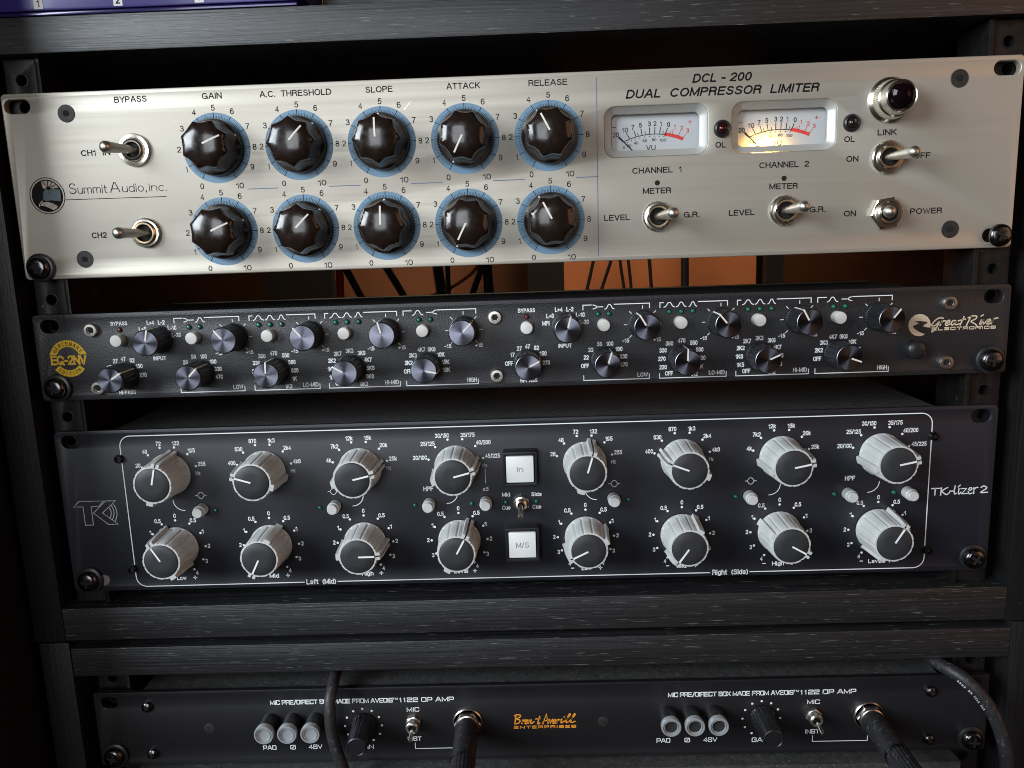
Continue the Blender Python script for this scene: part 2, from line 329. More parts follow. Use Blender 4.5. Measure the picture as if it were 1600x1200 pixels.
# plain grotesque alphabet drawn as strokes: glyph -> (width, [strokes])
GL = {
'A': (.70, [[(0, 0), (.31, 1), (.39, 1), (.70, 0)], [(.13, .34), (.57, .34)]]),
'B': (.60, [[(0, 0), (0, 1), (.33, 1)]+_E(.33, .77, .22, .23, 90, -90, 6)+[(0, .54)], [(.33, .54)]+_E(.35, .27, .25, .27, 90, -90, 6)+[(0, 0)]]),
'C': (.68, [_E(.36, .5, .36, .5, 48, 312, 16)]),
'D': (.64, [[(0, 0), (0, 1), (.26, 1)]+_E(.26, .5, .38, .5, 90, -90, 12)+[(0, 0)]]),
'E': (.54, [[(.54, 1), (0, 1), (0, 0), (.54, 0)], [(0, .53), (.48, .53)]]), 'F': (.50, [[(.5, 1), (0, 1), (0, 0)], [(0, .52), (.44, .52)]]),
'G': (.70, [_E(.36, .5, .36, .5, 48, 325, 16)+[(.70, .47), (.40, .47)], [(.70, .47), (.70, 0)]]),
'H': (.60, [[(0, 0), (0, 1)], [(.6, 0), (.6, 1)], [(0, .53), (.6, .53)]]), 'I': (.02, [[(.01, 0), (.01, 1)]]),
'J': (.42, [[(.42, 1), (.42, .28)]+_E(.21, .24, .21, .24, 0, -180, 8)]), 'K': (.60, [[(0, 0), (0, 1)], [(.57, 1), (0, .38)], [(.2, .58), (.6, 0)]]),
'L': (.48, [[(0, 1), (0, 0), (.48, 0)]]), 'M': (.74, [[(0, 0), (0, 1)], [(0, 1), (.37, .08), (.74, 1)], [(.74, 1), (.74, 0)]]),
'N': (.60, [[(0, 0), (0, 1)], [(0, 1), (.6, 0)], [(.6, 0), (.6, 1)]]), 'O': (.72, [_E(.36, .5, .36, .5, 0, 360, 22)]),
'P': (.58, [[(0, 0), (0, 1), (.33, 1)]+_E(.33, .74, .25, .26, 90, -90, 7)+[(0, .48)]]), 'Q': (.72, [_E(.36, .5, .36, .5, 0, 360, 22), [(.42, .28), (.72, -.06)]]),
'R': (.60, [[(0, 0), (0, 1), (.34, 1)]+_E(.34, .76, .23, .24, 90, -90, 7)+[(0, .52)], [(.36, .52), (.54, .36), (.58, 0)]]),
'S': (.58, [_E(.29, .75, .25, .25, 25, 215, 9)[:8]+[(.12, .58), (.3, .52), (.47, .44)]+_E(.29, .26, .28, .26, 28, -165, 9)]),
'T': (.56, [[(0, 1), (.56, 1)], [(.28, 1), (.28, 0)]]), 'U': (.60, [[(0, 1), (0, .32)]+_E(.3, .3, .3, .3, 180, 360, 10)+[(.6, 1)]]),
'V': (.64, [[(0, 1), (.29, 0), (.35, 0), (.64, 1)]]), 'W': (.92, [[(0, 1), (.23, 0), (.46, .95), (.69, 0), (.92, 1)]]), 'X': (.60, [[(0, 0), (.6, 1)], [(0, 1), (.6, 0)]]),
'Y': (.60, [[(0, 1), (.3, .45), (.6, 1)], [(.3, .45), (.3, 0)]]), 'Z': (.56, [[(0, 1), (.56, 1), (0, 0), (.56, 0)]]),
'0': (.52, [_E(.26, .5, .26, .5, 0, 360, 20)]), '1': (.24, [[(0, .74), (.2, .84), (.24, 1), (.24, 0)]]),
'2': (.52, [_E(.26, .72, .25, .28, 165, -30, 9)+[(.3, .36), (.06, .12), (0, 0), (.52, 0)]]),
'3': (.52, [_E(.25, .76, .23, .24, 155, -90, 9)+_E(.26, .27, .26, .27, 90, -155, 9)]),
'4': (.54, [[(.40, 0), (.40, 1), (0, .30), (.54, .30)]]), '5': (.52, [[(.48, 1), (.10, 1), (.04, .50)]+_E(.26, .33, .26, .33, 130, -150, 11)]),
'6': (.52, [_E(.28, .64, .27, .36, 40, 180, 7)+[(.0, .33)]+_E(.26, .31, .26, .31, 180, -180, 16)]), '7': (.50, [[(0, 1), (.5, 1), (.27, .5), (.14, 0)]]),
'8': (.52, [_E(.26, .76, .23, .24, -90, 270, 14), _E(.26, .27, .26, .27, 90, 450, 14)]),
'9': (.52, [_E(.24, .36, .27, .36, 220, 360, 7)+[(.52, .67)]+_E(.26, .69, .26, .31, 0, 360, 16)]),
'c': (.46, [_E(.25, .36, .25, .36, 50, 310, 12)]), 'd': (.48, [_E(.24, .36, .24, .36, 0, 360, 14), [(.48, 0), (.48, 1)]]),
'e': (.50, [[(.01, .38), (.49, .38)]+_E(.25, .36, .25, .36, 5, 315, 13)]), 'f': (.26, [[(.28, 1), (.17, .99), (.10, .88), (.10, 0)], [(0, .70), (.26, .70)]]),
'g': (.48, [_E(.24, .36, .24, .36, 0, 360, 14), [(.48, .72), (.48, -.08)]+_E(.24, -.08, .24, .18, 0, -150, 7)]),
'h': (.44, [[(0, 0), (0, 1)], [(0, .45)]+_E(.22, .5, .22, .22, 170, 0, 7)+[(.44, 0)]]), 'i': (.02, [[(.01, 0), (.01, .72)], [(.01, .92), (.01, 1.0)]]),
'k': (.42, [[(0, 0), (0, 1)], [(.40, .72), (0, .28)], [(.14, .42), (.42, 0)]]), 'l': (.02, [[(.01, 0), (.01, 1)]]),
'm': (.72, [[(0, 0), (0, .72)], [(0, .45)]+_E(.18, .54, .18, .18, 170, 0, 6)+[(.36, 0)], [(.36, .45)]+_E(.54, .54, .18, .18, 170, 0, 6)+[(.72, 0)]]),
'n': (.44, [[(0, 0), (0, .72)], [(0, .45)]+_E(.22, .5, .22, .22, 170, 0, 7)+[(.44, 0)]]), 'o': (.50, [_E(.25, .36, .25, .36, 0, 360, 16)]),
't': (.26, [[(.10, .94), (.10, .14), (.16, .01), (.27, .02)], [(0, .70), (.27, .70)]]), 'u': (.44, [[(0, .72), (0, .22)]+_E(.22, .22, .22, .22, 180, 350, 7)+[(.44, .3)], [(.44, .72), (.44, 0)]]),
'v': (.44, [[(0, .72), (.22, 0), (.44, .72)]]), 'w': (.66, [[(0, .72), (.165, 0), (.33, .68), (.495, 0), (.66, .72)]]), 'x': (.42, [[(0, 0), (.42, .72)], [(0, .72), (.42, 0)]]),
'z': (.40, [[(0, .72), (.4, .72), (0, 0), (.4, 0)]]), '(': (.16, [_E(.40, .42, .40, .62, 125, 235, 8)]), ')': (.16, [_E(-.24, .42, .40, .62, 55, -55, 8)]),
'-': (.28, [[(0, .40), (.28, .40)]]), '+': (.46, [[(0, .42), (.46, .42)], [(.23, .19), (.23, .65)]]), '/': (.30, [[(0, -.06), (.30, 1.04)]]), '.': (.02, [[(.01, 0), (.01, .05)]]), ',': (.06, [[(.06, .05), (.0, -.16)]]), ' ': (.14, [])}
def text(mb, s, cx, zb, wd, h, hh=0.07, shear=0.0, bold=0.0, rot=0, align='c', gap=.21):
    """baseline zb, cap height h, total width wd (all measured to the outside of the strokes)"""
    sw = h*(.125+bold*2.6); gp = gap+bold*2.2
    tot = sum(GL[c][0] for c in s)+gp*(len(s)-1); sx = (wd-sw)/tot if tot > .05 else h
    sz = h-sw; x = 0; off = -wd/2 if align == 'c' else (-wd if align == 'r' else 0); e = 0
    for c in s:
        for st in GL[c][1]:
            q = []
            for a, b in st:
                X = off+sw/2+(x+a)*sx+shear*b*h - shear*h*.5; Z = sw/2+b*sz
                if rot: X, Z = X*cos(rot)-(Z-h/2)*sin(rot), X*sin(rot)+(Z-h/2)*cos(rot)+h/2
                q.append((cx+X, zb+Z))
            mb.ribbon(q, sw, hh+e, square=True); e += .0015
        x += GL[c][0]+gp
    return mb
def lettering(parent, s, cx, zb, wd, h, mt, **kw):
    mb = MB(); text(mb, s, cx, zb, wd, h, **kw); return flat(mb, 'lettering', mt, parent)
# squared technical stroke alphabet, cell width 1 x height 1
SQ = {'A': [[(0, 0), (.42, 1), (.58, 1), (1, 0)], [(.2, .33), (.8, .33)]], 'B': [[(0, 0), (0, 1), (.85, 1), (.95, .9), (.95, .6), (.85, .53), (0, .53)], [(.85, .53), (1, .45), (1, .1), (.9, 0), (0, 0)]],
'C': [[(1, .78), (1, .9), (.9, 1), (.1, 1), (0, .9), (0, .1), (.1, 0), (.9, 0), (1, .1), (1, .25)]], 'D': [[(0, 0), (0, 1), (.88, 1), (1, .88), (1, .12), (.88, 0), (0, 0)]],
'E': [[(1, 1), (0, 1), (0, 0), (1, 0)], [(0, .52), (.9, .52)]], 'F': [[(1, 1), (0, 1), (0, 0)], [(0, .5), (.85, .5)]],
'G': [[(1, .8), (1, .9), (.9, 1), (.1, 1), (0, .9), (0, .1), (.1, 0), (.9, 0), (1, .1), (1, .48), (.6, .48)]], 'I': [[(.5, 0), (.5, 1)]],
'M': [[(0, 0), (0, 1), (.5, .1), (1, 1), (1, 0)]], 'N': [[(0, 0), (0, 1), (1, 0), (1, 1)]], 'O': [[(.1, 0), (0, .1), (0, .9), (.1, 1), (.9, 1), (1, .9), (1, .1), (.9, 0), (.1, 0)]],
'P': [[(0, 0), (0, 1), (.9, 1), (1, .9), (1, .48), (.9, .4), (0, .4)]], 'R': [[(0, 0), (0, 1), (.9, 1), (1, .9), (1, .52), (.9, .43), (0, .43)], [(.9, .43), (1, .3), (1, 0)]],
'S': [[(1, .78), (1, .9), (.9, 1), (.1, 1), (0, .9), (0, .62), (.1, .53), (.9, .47), (1, .38), (1, .1), (.9, 0), (.1, 0), (0, .1), (0, .22)]], 'T': [[(0, 1), (1, 1)], [(.5, 1), (.5, 0)]],
'V': [[(0, 1), (.5, 0), (1, 1)]], 'X': [[(0, 0), (1, 1)], [(0, 1), (1, 0)]], 'L': [[(0, 1), (0, 0), (1, 0)]], '/': [[(0, -.15), (1, 1.1)]], '1': [[(.2, .75), (.55, 1), (.55, 0)]],
'2': [[(0, .8), (0, .9), (.1, 1), (.9, 1), (1, .9), (1, .6), (.9, .52), (.1, .46), (0, .38), (0, 0), (1, 0)]], '4': [[(.75, 0), (.75, 1), (0, .3), (1, .3)]],
'8': [[(.1, .53), (0, .62), (0, .9), (.1, 1), (.9, 1), (1, .9), (1, .62), (.9, .53), (.1, .53), (0, .42), (0, .1), (.1, 0), (.9, 0), (1, .1), (1, .42), (.9, .53)]],
'0': [[(.1, 0), (0, .1), (0, .9), (.1, 1), (.9, 1), (1, .9), (1, .1), (.9, 0), (.1, 0)], [(.1, .05), (.9, .95)]]}
SQW = {'I': .15, '1': .6, '/': .55, 'M': 1.2, ' ': .28, 'A': 1.15, 'V': 1.1}
def sqtext(mb, s, cx, zb, wd, h, sw, gap=0.32, shear=0):
    tot = sum(SQW.get(c, 1.0) for c in s)+gap*(len(s)-1); u = wd/tot; x = cx-wd/2
    for c in s:
        cw = SQW.get(c, 1.0)*u
        for st in SQ.get(c, []):
            mb.ribbon([(x+a*cw+shear*b*h, zb+sw/2+b*(h-sw)) for a, b in st], sw)
        x += cw+gap*u
    return mb

# ================================================================== THE COMPRESSOR (2U brushed aluminium)
H2 = 88.1; H1 = 43.7; HW = 241.3
U0 = thing('audio_compressor', 'silver brushed aluminium dual compressor limiter with ten dark knobs and two needle meters', 'compressor', (-1.06, 1.43, 0))
slots0 = [rrect(-240.0, -227.6, -9.1, -2.7, 3.15, 8), rrect(-240.0, -227.6, -85.4, -79.0, 3.15, 8), rrect(227.4, 239.6, -8.9, -2.5, 3.15, 8), rrect(227.4, 239.6, -85.4, -79.0, 3.15, 8)]
holes0 = slots0 + [rrect(46.3, 95.0, -39.5, -16.4, 5.2, 8), rrect(106.5, 155.4, -39.6, -16.4, 5.2, 8)]
link('faceplate', plate_mesh('faceplate', rrect(-HW, HW, -H2, 0, 2.2), holes0, 4.2, 0.55, M['alu']), U0)
MB().box(-215, 215, 23, 260, -86.5, -1.5).build('chassis', M['chassis'], U0, smooth=0)

# phenolic knob: round skirt, scalloped dome
def dav_r(t, r, h):
    a = 0.0 if h < 5.2 else (0.125*min(1, (h-5.2)/3.0))
    if r < 11.4: a *= max(0, (r-6.5)/4.9)**2.2
    return r*(1-a*abs(sin(4*t)))
prof = [(12.9, 0.9), (13.2, 1.3), (13.25, 3.4), (12.9, 4.3), (12.2, 5.0), (11.9, 6.5), (11.8, 9), (11.7, 12), (11.5, 14.4), (11.1, 15.6), (10.3, 16.4), (8.8, 17.1), (7.0, 17.65), (5.0, 18.0), (3.0, 18.25), (1.2, 18.35), (.3, 18.35)]
dav = MB().lathe(prof, 128, rmod=dav_r).mesh('knob', M['bakelite'], smooth=28)
dline = MB()
dline.add([(-0.42, -18.46, 0.3), (0.42, -18.46, 0.3), (0.42, -18.36, 3), (-0.42, -18.36, 3), (0.42, -17.98, 6), (-0.42, -17.98, 6), (0.4, -17.25, 8.9), (-0.4, -17.25, 8.9)], [(0, 1, 2, 3), (3, 2, 4, 5), (5, 4, 6, 7)])
dline_me = dline.mesh('pointer_line', M['white_paint'], smooth=0)
ddot_me = MB().lathe([(0.62, 4.0), (0.55, 5.05), (0.1, 5.15)], 12, cz=12.1).mesh('pointer_dot', M['white_paint'])
# printed dial
ringm = MB().ring(0, 0, 9.5, 16.35, 0.06, 96)
tk = MB()
for k in range(101):
    a = R(240-3.0*k); c, s_ = cos(a), sin(a); r1 = 16.3 if k % 10 == 0 else (15.3 if k % 5 == 0 else 14.6); wd = 0.30 if k % 10 == 0 else 0.20
    tk.ribbon([(12.2*c, 12.2*s_), (r1*c, r1*s_)], wd, 0.10)
num = MB()
npos = [(-8.8, -17.5), (-15.5, -9.3), (-18.2, 0), (-15.8, 9.6), (-9.3, 16.8), (0, 18.6), (9.0, 16.7), (15.8, 9.5), (18.4, 0), (16.5, -9.2), (9.7, -17.8)]
for k, (x, z) in enumerate(npos): text(num, str(k), x, z-1.4, 3.9 if k == 10 else (0.9 if k == 1 else 1.85), 2.75, bold=0.006)
ring_me = ringm.mesh('dial_ring', M['blue_print'], smooth=0, recalc=False)
tick_me = tk.mesh('dial_ticks', M['black_print'], smooth=0, recalc=False)
num_me = num.mesh('dial_numbers', M['black_print'], smooth=0, recalc=False)
DX = [-139.6, -99.6, -59.8, -19.9, 20.0]
DANG = [[66, 43, -1, 208, -27], [66, 45, 1, 208, -27]]   # clockwise from straight up
for r_, z in enumerate((-28.4, -67.8)):
    for c_, x in enumerate(DX):
        d = link('dial', ring_me, U0, (x, 0, z)); link('dial_ticks', tick_me, d); link('dial_numbers', num_me, d)
        kn = link('knob', dav, U0, (x, 0, z), (0, R(DANG[r_][c_]), 0)); link('pointer_line', dline_me, kn); link('pointer_dot', ddot_me, kn)
BP = M['black_print']
def lt(s, cx, zb, wd, h, **kw): return lettering(U0, s, cx+1.06, zb, wd, h, BP, bold=kw.pop('bold', 0.012), **kw)
lt('BYPASS', -179.7, -5.9, 15.6, 2.8); lt('GAIN', -140.6, -5.8, 9.5, 2.8); lt('A.C.  THRESHOLD', -100.6, -6.0, 34.2, 2.8)
lt('SLOPE', -60.8, -5.8, 12.8, 2.8); lt('ATTACK', -20.9, -5.7, 15.8, 2.8); lt('RELEASE', 19.0, -5.7, 18.2, 2.8)
lt('DCL - 200', 100.7, -7.0, 27.2, 4.0, shear=0.2, bold=0.024); lt('DUAL  COMPRESSOR  LIMITER', 100.9, -13.0, 90.0, 4.0, shear=0.2, bold=0.024)
lt('CH1', -203.1, -29.8, 7.2, 2.8, bold=.02); lt('IN', -194.3, -29.8, 3.7, 2.8, bold=.02); lt('CH2', -202.7, -68.8, 7.5, 2.8, bold=.02)
lt('CHANNEL  1', 70.0, -47.4, 23.4, 2.75, bold=.016); lt('CHANNEL  2', 130.4, -47.0, 23.5, 2.75, bold=.016)
for x in (70.1, 130.4): lt('METER', x, -57.0, 13.5, 2.75, bold=.018)
lt('LEVEL', 50.8, -69.0, 12.3, 2.75, bold=.018); lt('LEVEL', 110.7, -68.7, 12.3, 2.75, bold=.018)
lt('G.R.', 86.7, -68.8, 7.6, 2.75, bold=.018); lt('G.R.', 146.9, -68.4, 7.6, 2.75, bold=.018)
lt('OL', 100.2, -36.8, 4.9, 2.7, bold=.018); lt('OL', 160.8, -36.4, 5.0, 2.7, bold=.018)
lt('LINK', 178.3, -33.9, 8.9, 2.75, bold=.02); lt('ON', 162.5, -45.5, 5.7, 2.75, bold=.02); lt('OFF', 195.2, -45.1, 7.8, 2.75, bold=.02)
lt('ON', 162.4, -70.9, 5.7, 2.75, bold=.02); lt('POWER', 198.6, -70.9, 15.1, 2.75, bold=.02)
# maker's mark
mb = MB(); text(mb, 'S', -213.0, -47.4, 3.6, 5.1, bold=-0.018); text(mb, 'ummit', -203.4, -47.4, 14.4, 3.9, bold=-0.018); text(mb, 'A', -192.2, -47.4, 5.0, 5.0, bold=-0.018)
text(mb, 'udio', -183.4, -47.4, 10.6, 3.9, bold=-0.018); text(mb, ',', -177.0, -47.4, 0.6, 3.6); text(mb, 'Inc.', -171.2, -47.4, 8.6, 3.7, bold=-0.018)
flat(mb, 'maker_lettering', M['black_print'], U0, (1.06, 0, 0))
MB().ribbon([(-217.0, -50.0), (-167.5, -50.1)], 0.32, 0.07).build('maker_underline', M['black_print'], U0, (1.06, 0, 0), smooth=0)
EMB=[[(-227.94,-49.49),(-227.91,-46.66),(-226.33,-44.59),(-224.76,-43.94),(-223.74,-44.5),(-220.09,-44.81),(-219.09,-45.55),(-219.4,-50.5),(-224.5,-49.97),(-226.6,-50.43)],[(-229.82,-52.28),(-228.7,-50.89),(-226.44,-50.61),(-223.59,-51.42),(-221.21,-52.93),(-222.1,-53.97),(-223.67,-54.63),(-225.04,-53.87),(-227.47,-52.71)],[(-228.03,-41.0),(-225.77,-40.64),(-223.27,-41.16),(-221.04,-42.3),(-219.81,-44.11),(-222.62,-44.45),(-224.03,-43.96),(-225.45,-43.56),(-226.7,-44.57),(-227.51,-43.84)]]
EMRAYS=[[(-227.14,-41.2),(-226.08,-42.83)],[(-224.69,-40.76),(-225.05,-43.39)],[(-222.55,-41.28),(-223.96,-43.43)],[(-220.9,-42.66),(-223.44,-43.72)],[(-228.58,-50.09),(-229.87,-51.38),(-230.52,-52.7)]]
em = MB().disc(-225.8, -47.8, 7.7, 0.07, 48); em.ring(-225.8, -47.8, 8.35, 8.75, 0.07); em = flat(em, 'emblem', M['black_print'], U0, (1.06, 0, 0))
flat(MB().poly(EMB[0], 0.12), 'emblem_water', mat('teal_print', (0.10, 0.15, 0.17), .5, var=(300, .3)), em)
e2 = MB().poly(EMB[1], 0.12); e2.poly(EMB[2], 0.12); flat(e2, 'emblem_sky', mat('pale_print', (0.52, 0.46, 0.40), .5, var=(400, .3)), em)
e3 = MB()
for s in EMRAYS[:4]: e3.ribbon(s, 0.35, 0.17)
e3.disc(-224.6, -44.2, 0.9, 0.17); flat(e3, 'emblem_rays', M['black_print'], em)
flat(MB().ribbon(EMRAYS[4], 0.3, 0.17, smooth=True), 'emblem_stream', M['sticker'], em)
# blue dividing lines
for pts in ([(42.9, -2.9), (42.7, -85.7)], [(-126.4, -48.0), (-111.5, -48.0)], [(-86.6, -48.1), (-71.6, -48.1)], [(-46.8, -48.2), (-31.9, -48.2)], [(-7.1, -48.2), (7.8, -48.2)], [(32.6, -48.1), (42.8, -48.1)]):
    flat(MB().ribbon(pts, 0.38, 0.07), 'printed_line', M['blue_line'], U0)
for x in (71.3, 131.6): MB().lathe([(1.25, 0.05), (1.2, 0.12)], 16, x, -52.0).build('adjust_hole', M['dark_hole'], U0)
# fine scratches and scuffs in the aluminium
M['scratch'] = mat('scratch', (0.80, 0.78, 0.72), 0.3, 0.8)
rs = random.Random(5)
for k in range(26):
    x = rs.uniform(-228, 228); z = rs.uniform(-84, -3); a = rs.uniform(-.5, 1.2); l = rs.uniform(.8, 3.6)
    flat(MB().ribbon([(x, z), (x+l*cos(a), z+l*sin(a))], rs.uniform(.06, .13), .03), 'scratch', M['scratch'], U0)
flat(MB().ribbon([(-48.5, -14.2), (-45.2, -10.6)], .16, .03), 'scratch', M['scratch'], U0)
# toggle switches
def knurl(n, a): return lambda t, r, h: r*(1+a*(1 if (t*n/(2*pi)) % 1 < .5 else 0))
def toggle(parent, x, z, dx, dz, style, rout=7.2, reach=17.0):
    if style == 'dress':
        nut = MB().lathe([(7.75, 0), (7.75, 1.2), (7.3, 1.9), (5.9, 2.1), (5.6, 1.6), (5.3, 1.7), (5.1, 3.2), (4.3, 3.6), (3.7, 3.4), (3.6, 0.8)], 64)
    elif style == 'hex':
        nut = MB().lathe([(8.0, 0), (8.0, 2.6), (7.3, 3.1)], 6, ang0=R(8), cap1=False); nut.lathe([(7.0, 3.12), (6.9, 3.2), (5.6, 3.25), (5.5, 5.2), (4.9, 5.6), (3.8, 5.5), (3.7, 1.2)], 48, cap0=False)
    else:
        nut = MB().lathe([(rout, 0), (rout, 1.7)], 96*2, rmod=knurl(48, -0.035), cap1=False); nut.lathe([(rout*.965, 1.7), (rout*.9, 2.2), (5.6, 2.3)], 64, cap0=False, cap1=False)
        nut.lathe([(5.6, 2.3), (5.55, 3.4), (5.0, 3.9), (4.2, 3.8), (3.9, 3.2), (3.8, 0.8)], 48, cap0=False)
    s = nut.build('toggle_switch', M['nickel'], parent, (x, 0, z), smooth=30)
    if style == 'knurled': MB().lathe([(5.5, 2.35), (5.45, 3.45), (4.95, 3.95), (4.25, 3.9), (4.1, 3.6)], 48, cap0=False, cap1=False).build('bushing', M['brass'], s)
    MB().lathe([(3.9, 0.7), (3.8, 1.6), (1.0, 1.9)], 24).build('switch_throat', M['dark_hole'], s)
    a = Vector((-dx*.10, -1.5, -dz*.1)); b = Vector((dx, -reach, dz)); d = b-a
    fr = [0, .12, .45, .72, .84, .92, .97, 1.0]; ra = [1.6, 1.8, 2.2, 2.55, 2.85, 2.65, 1.95, .6]
    MB().tube([a+d*f for f in fr], ra, 20).build('lever', M['satin_nickel'], s, smooth=60)
    if style != 'dress': MB().box(-5.1, -4.5, -4.05, -3.7, -.7, .7).build('keyway', M['dark_hole'], s, smooth=0)
    return s
toggle(U0, -179.1, -28.0, -7.9, .3, 'dress'); toggle(U0, -177.8, -67.2, -8.0, .2, 'knurled')
toggle(U0, 71.3, -67.8, 6.0, 1.2, 'knurled'); toggle(U0, 131.9, -67.1, 5.6, 1.4, 'knurled'); toggle(U0, 179.8, -44.1, 6.8, 1.0, 'knurled', 7.8); toggle(U0, 180.2, -70.0, -5.2, .6, 'hex')
# overload lamps
for x, z in ((101.9, -28.2), (162.5, -27.8)):
    s = MB().lathe([(4.1, 0), (4.1, .7), (3.7, 1.5), (3.0, 1.9), (2.6, 1.7), (2.5, .9)], 40).build('overload_lamp', M['black_plastic'], U0, (x, 0, z), smooth=40)
    MB().lathe([(2.45, 1.0), (2.3, 1.9), (1.7, 2.7), (.9, 3.1), (.2, 3.2)], 24).build('lens', M['red_lens'] if x < 120 else M['bakelite'], s)
# pilot jewel
s = MB().lathe([(10.6, 0), (10.4, .9), (9.6, 1.7), (8.9, 2.2)], 64, cap1=False)
s.lathe([(8.9, 2.2), (8.3, 6.6)], 240, rmod=knurl(60, .022), cap0=False, cap1=False)
s.lathe([(8.3, 6.6), (7.7, 7.2), (7.4, 9.5), (7.2, 12.2), (6.7, 12.8), (6.2, 12.6), (6.0, 11.5)], 64, cap0=False)
s = s.build('pilot_lamp', M['nickel'], U0, (180.0, 0, -18.2), smooth=30)
MB().lathe([(6.0, 11.6), (5.9, 12.8), (5.2, 14.1), (4.0, 15.2), (2.3, 16.0), (.6, 16.2)], 12, rmod=lambda t, r, h: r*(1.0 if (int(t/(2*pi)*12+.5)+int(h*2)) % 2 else .955)).build('jewel', M['jewel'], s, smooth=0)
# countersunk socket screws
ck = MB().lathe([(4.15, 0.02), (4.15, .15), (4.0, .28), (1.55, .30), (1.5, .06)], 40).mesh('socket_screw', M['csk_screw'])
hx = MB().lathe([(1.45, .1), (1.45, .34)], 6).mesh('hex_socket', M['dark_hole'], smooth=0)
hx = MB().disc(0, 0, 1.4, .32, 6).mesh('hex_socket', M['dark_hole'], smooth=0, recalc=False)
for x, z in ((-210.3, -9.9), (-210.2, -78.8), (211.6, -9.6), (211.6, -78.6)):
    s = link('socket_screw', ck, U0, (x, 0, z)); link('hex_socket', hx, s)

# rack screws (shared by all units)
def cross_mesh(r, wd, h):
    m = MB(); m.box(-r, r, -h-.05, -h+.5, -wd, wd); m.box(-wd, wd, -h-.06, -h+.49, -r, r); return m.mesh('cross_recess', M['dark_hole'], smooth=0)
wash_me = MB().lathe([(6.9, 0), (7.1, .6), (7.0, 1.6), (6.3, 2.0), (4.6, 2.05)], 48).mesh('washer', M['black_plastic'])
head_me = MB().lathe([(5.2, 2.0), (5.45, 2.6), (5.3, 3.6), (4.7, 4.5), (3.6, 5.0), (2.2, 5.2), (.5, 5.25)], 40).mesh('rack_screw', M['black_screw'])
cross_me = cross_mesh(2.8, .6, 5.28)
def rack_screw(parent, x, z, rot=.3, washer=True, bare=False):
    s = link('rack_screw', head_me, parent, (x, 0, z), (0, rot, 0)); link('cross_recess', cross_me, s)
    if washer: link('washer', wash_me, s)
    return s
rack_screw(U0, -232.3, -82.3, .2); rack_screw(U0, 234.0, -82.2, .5, washer=False)
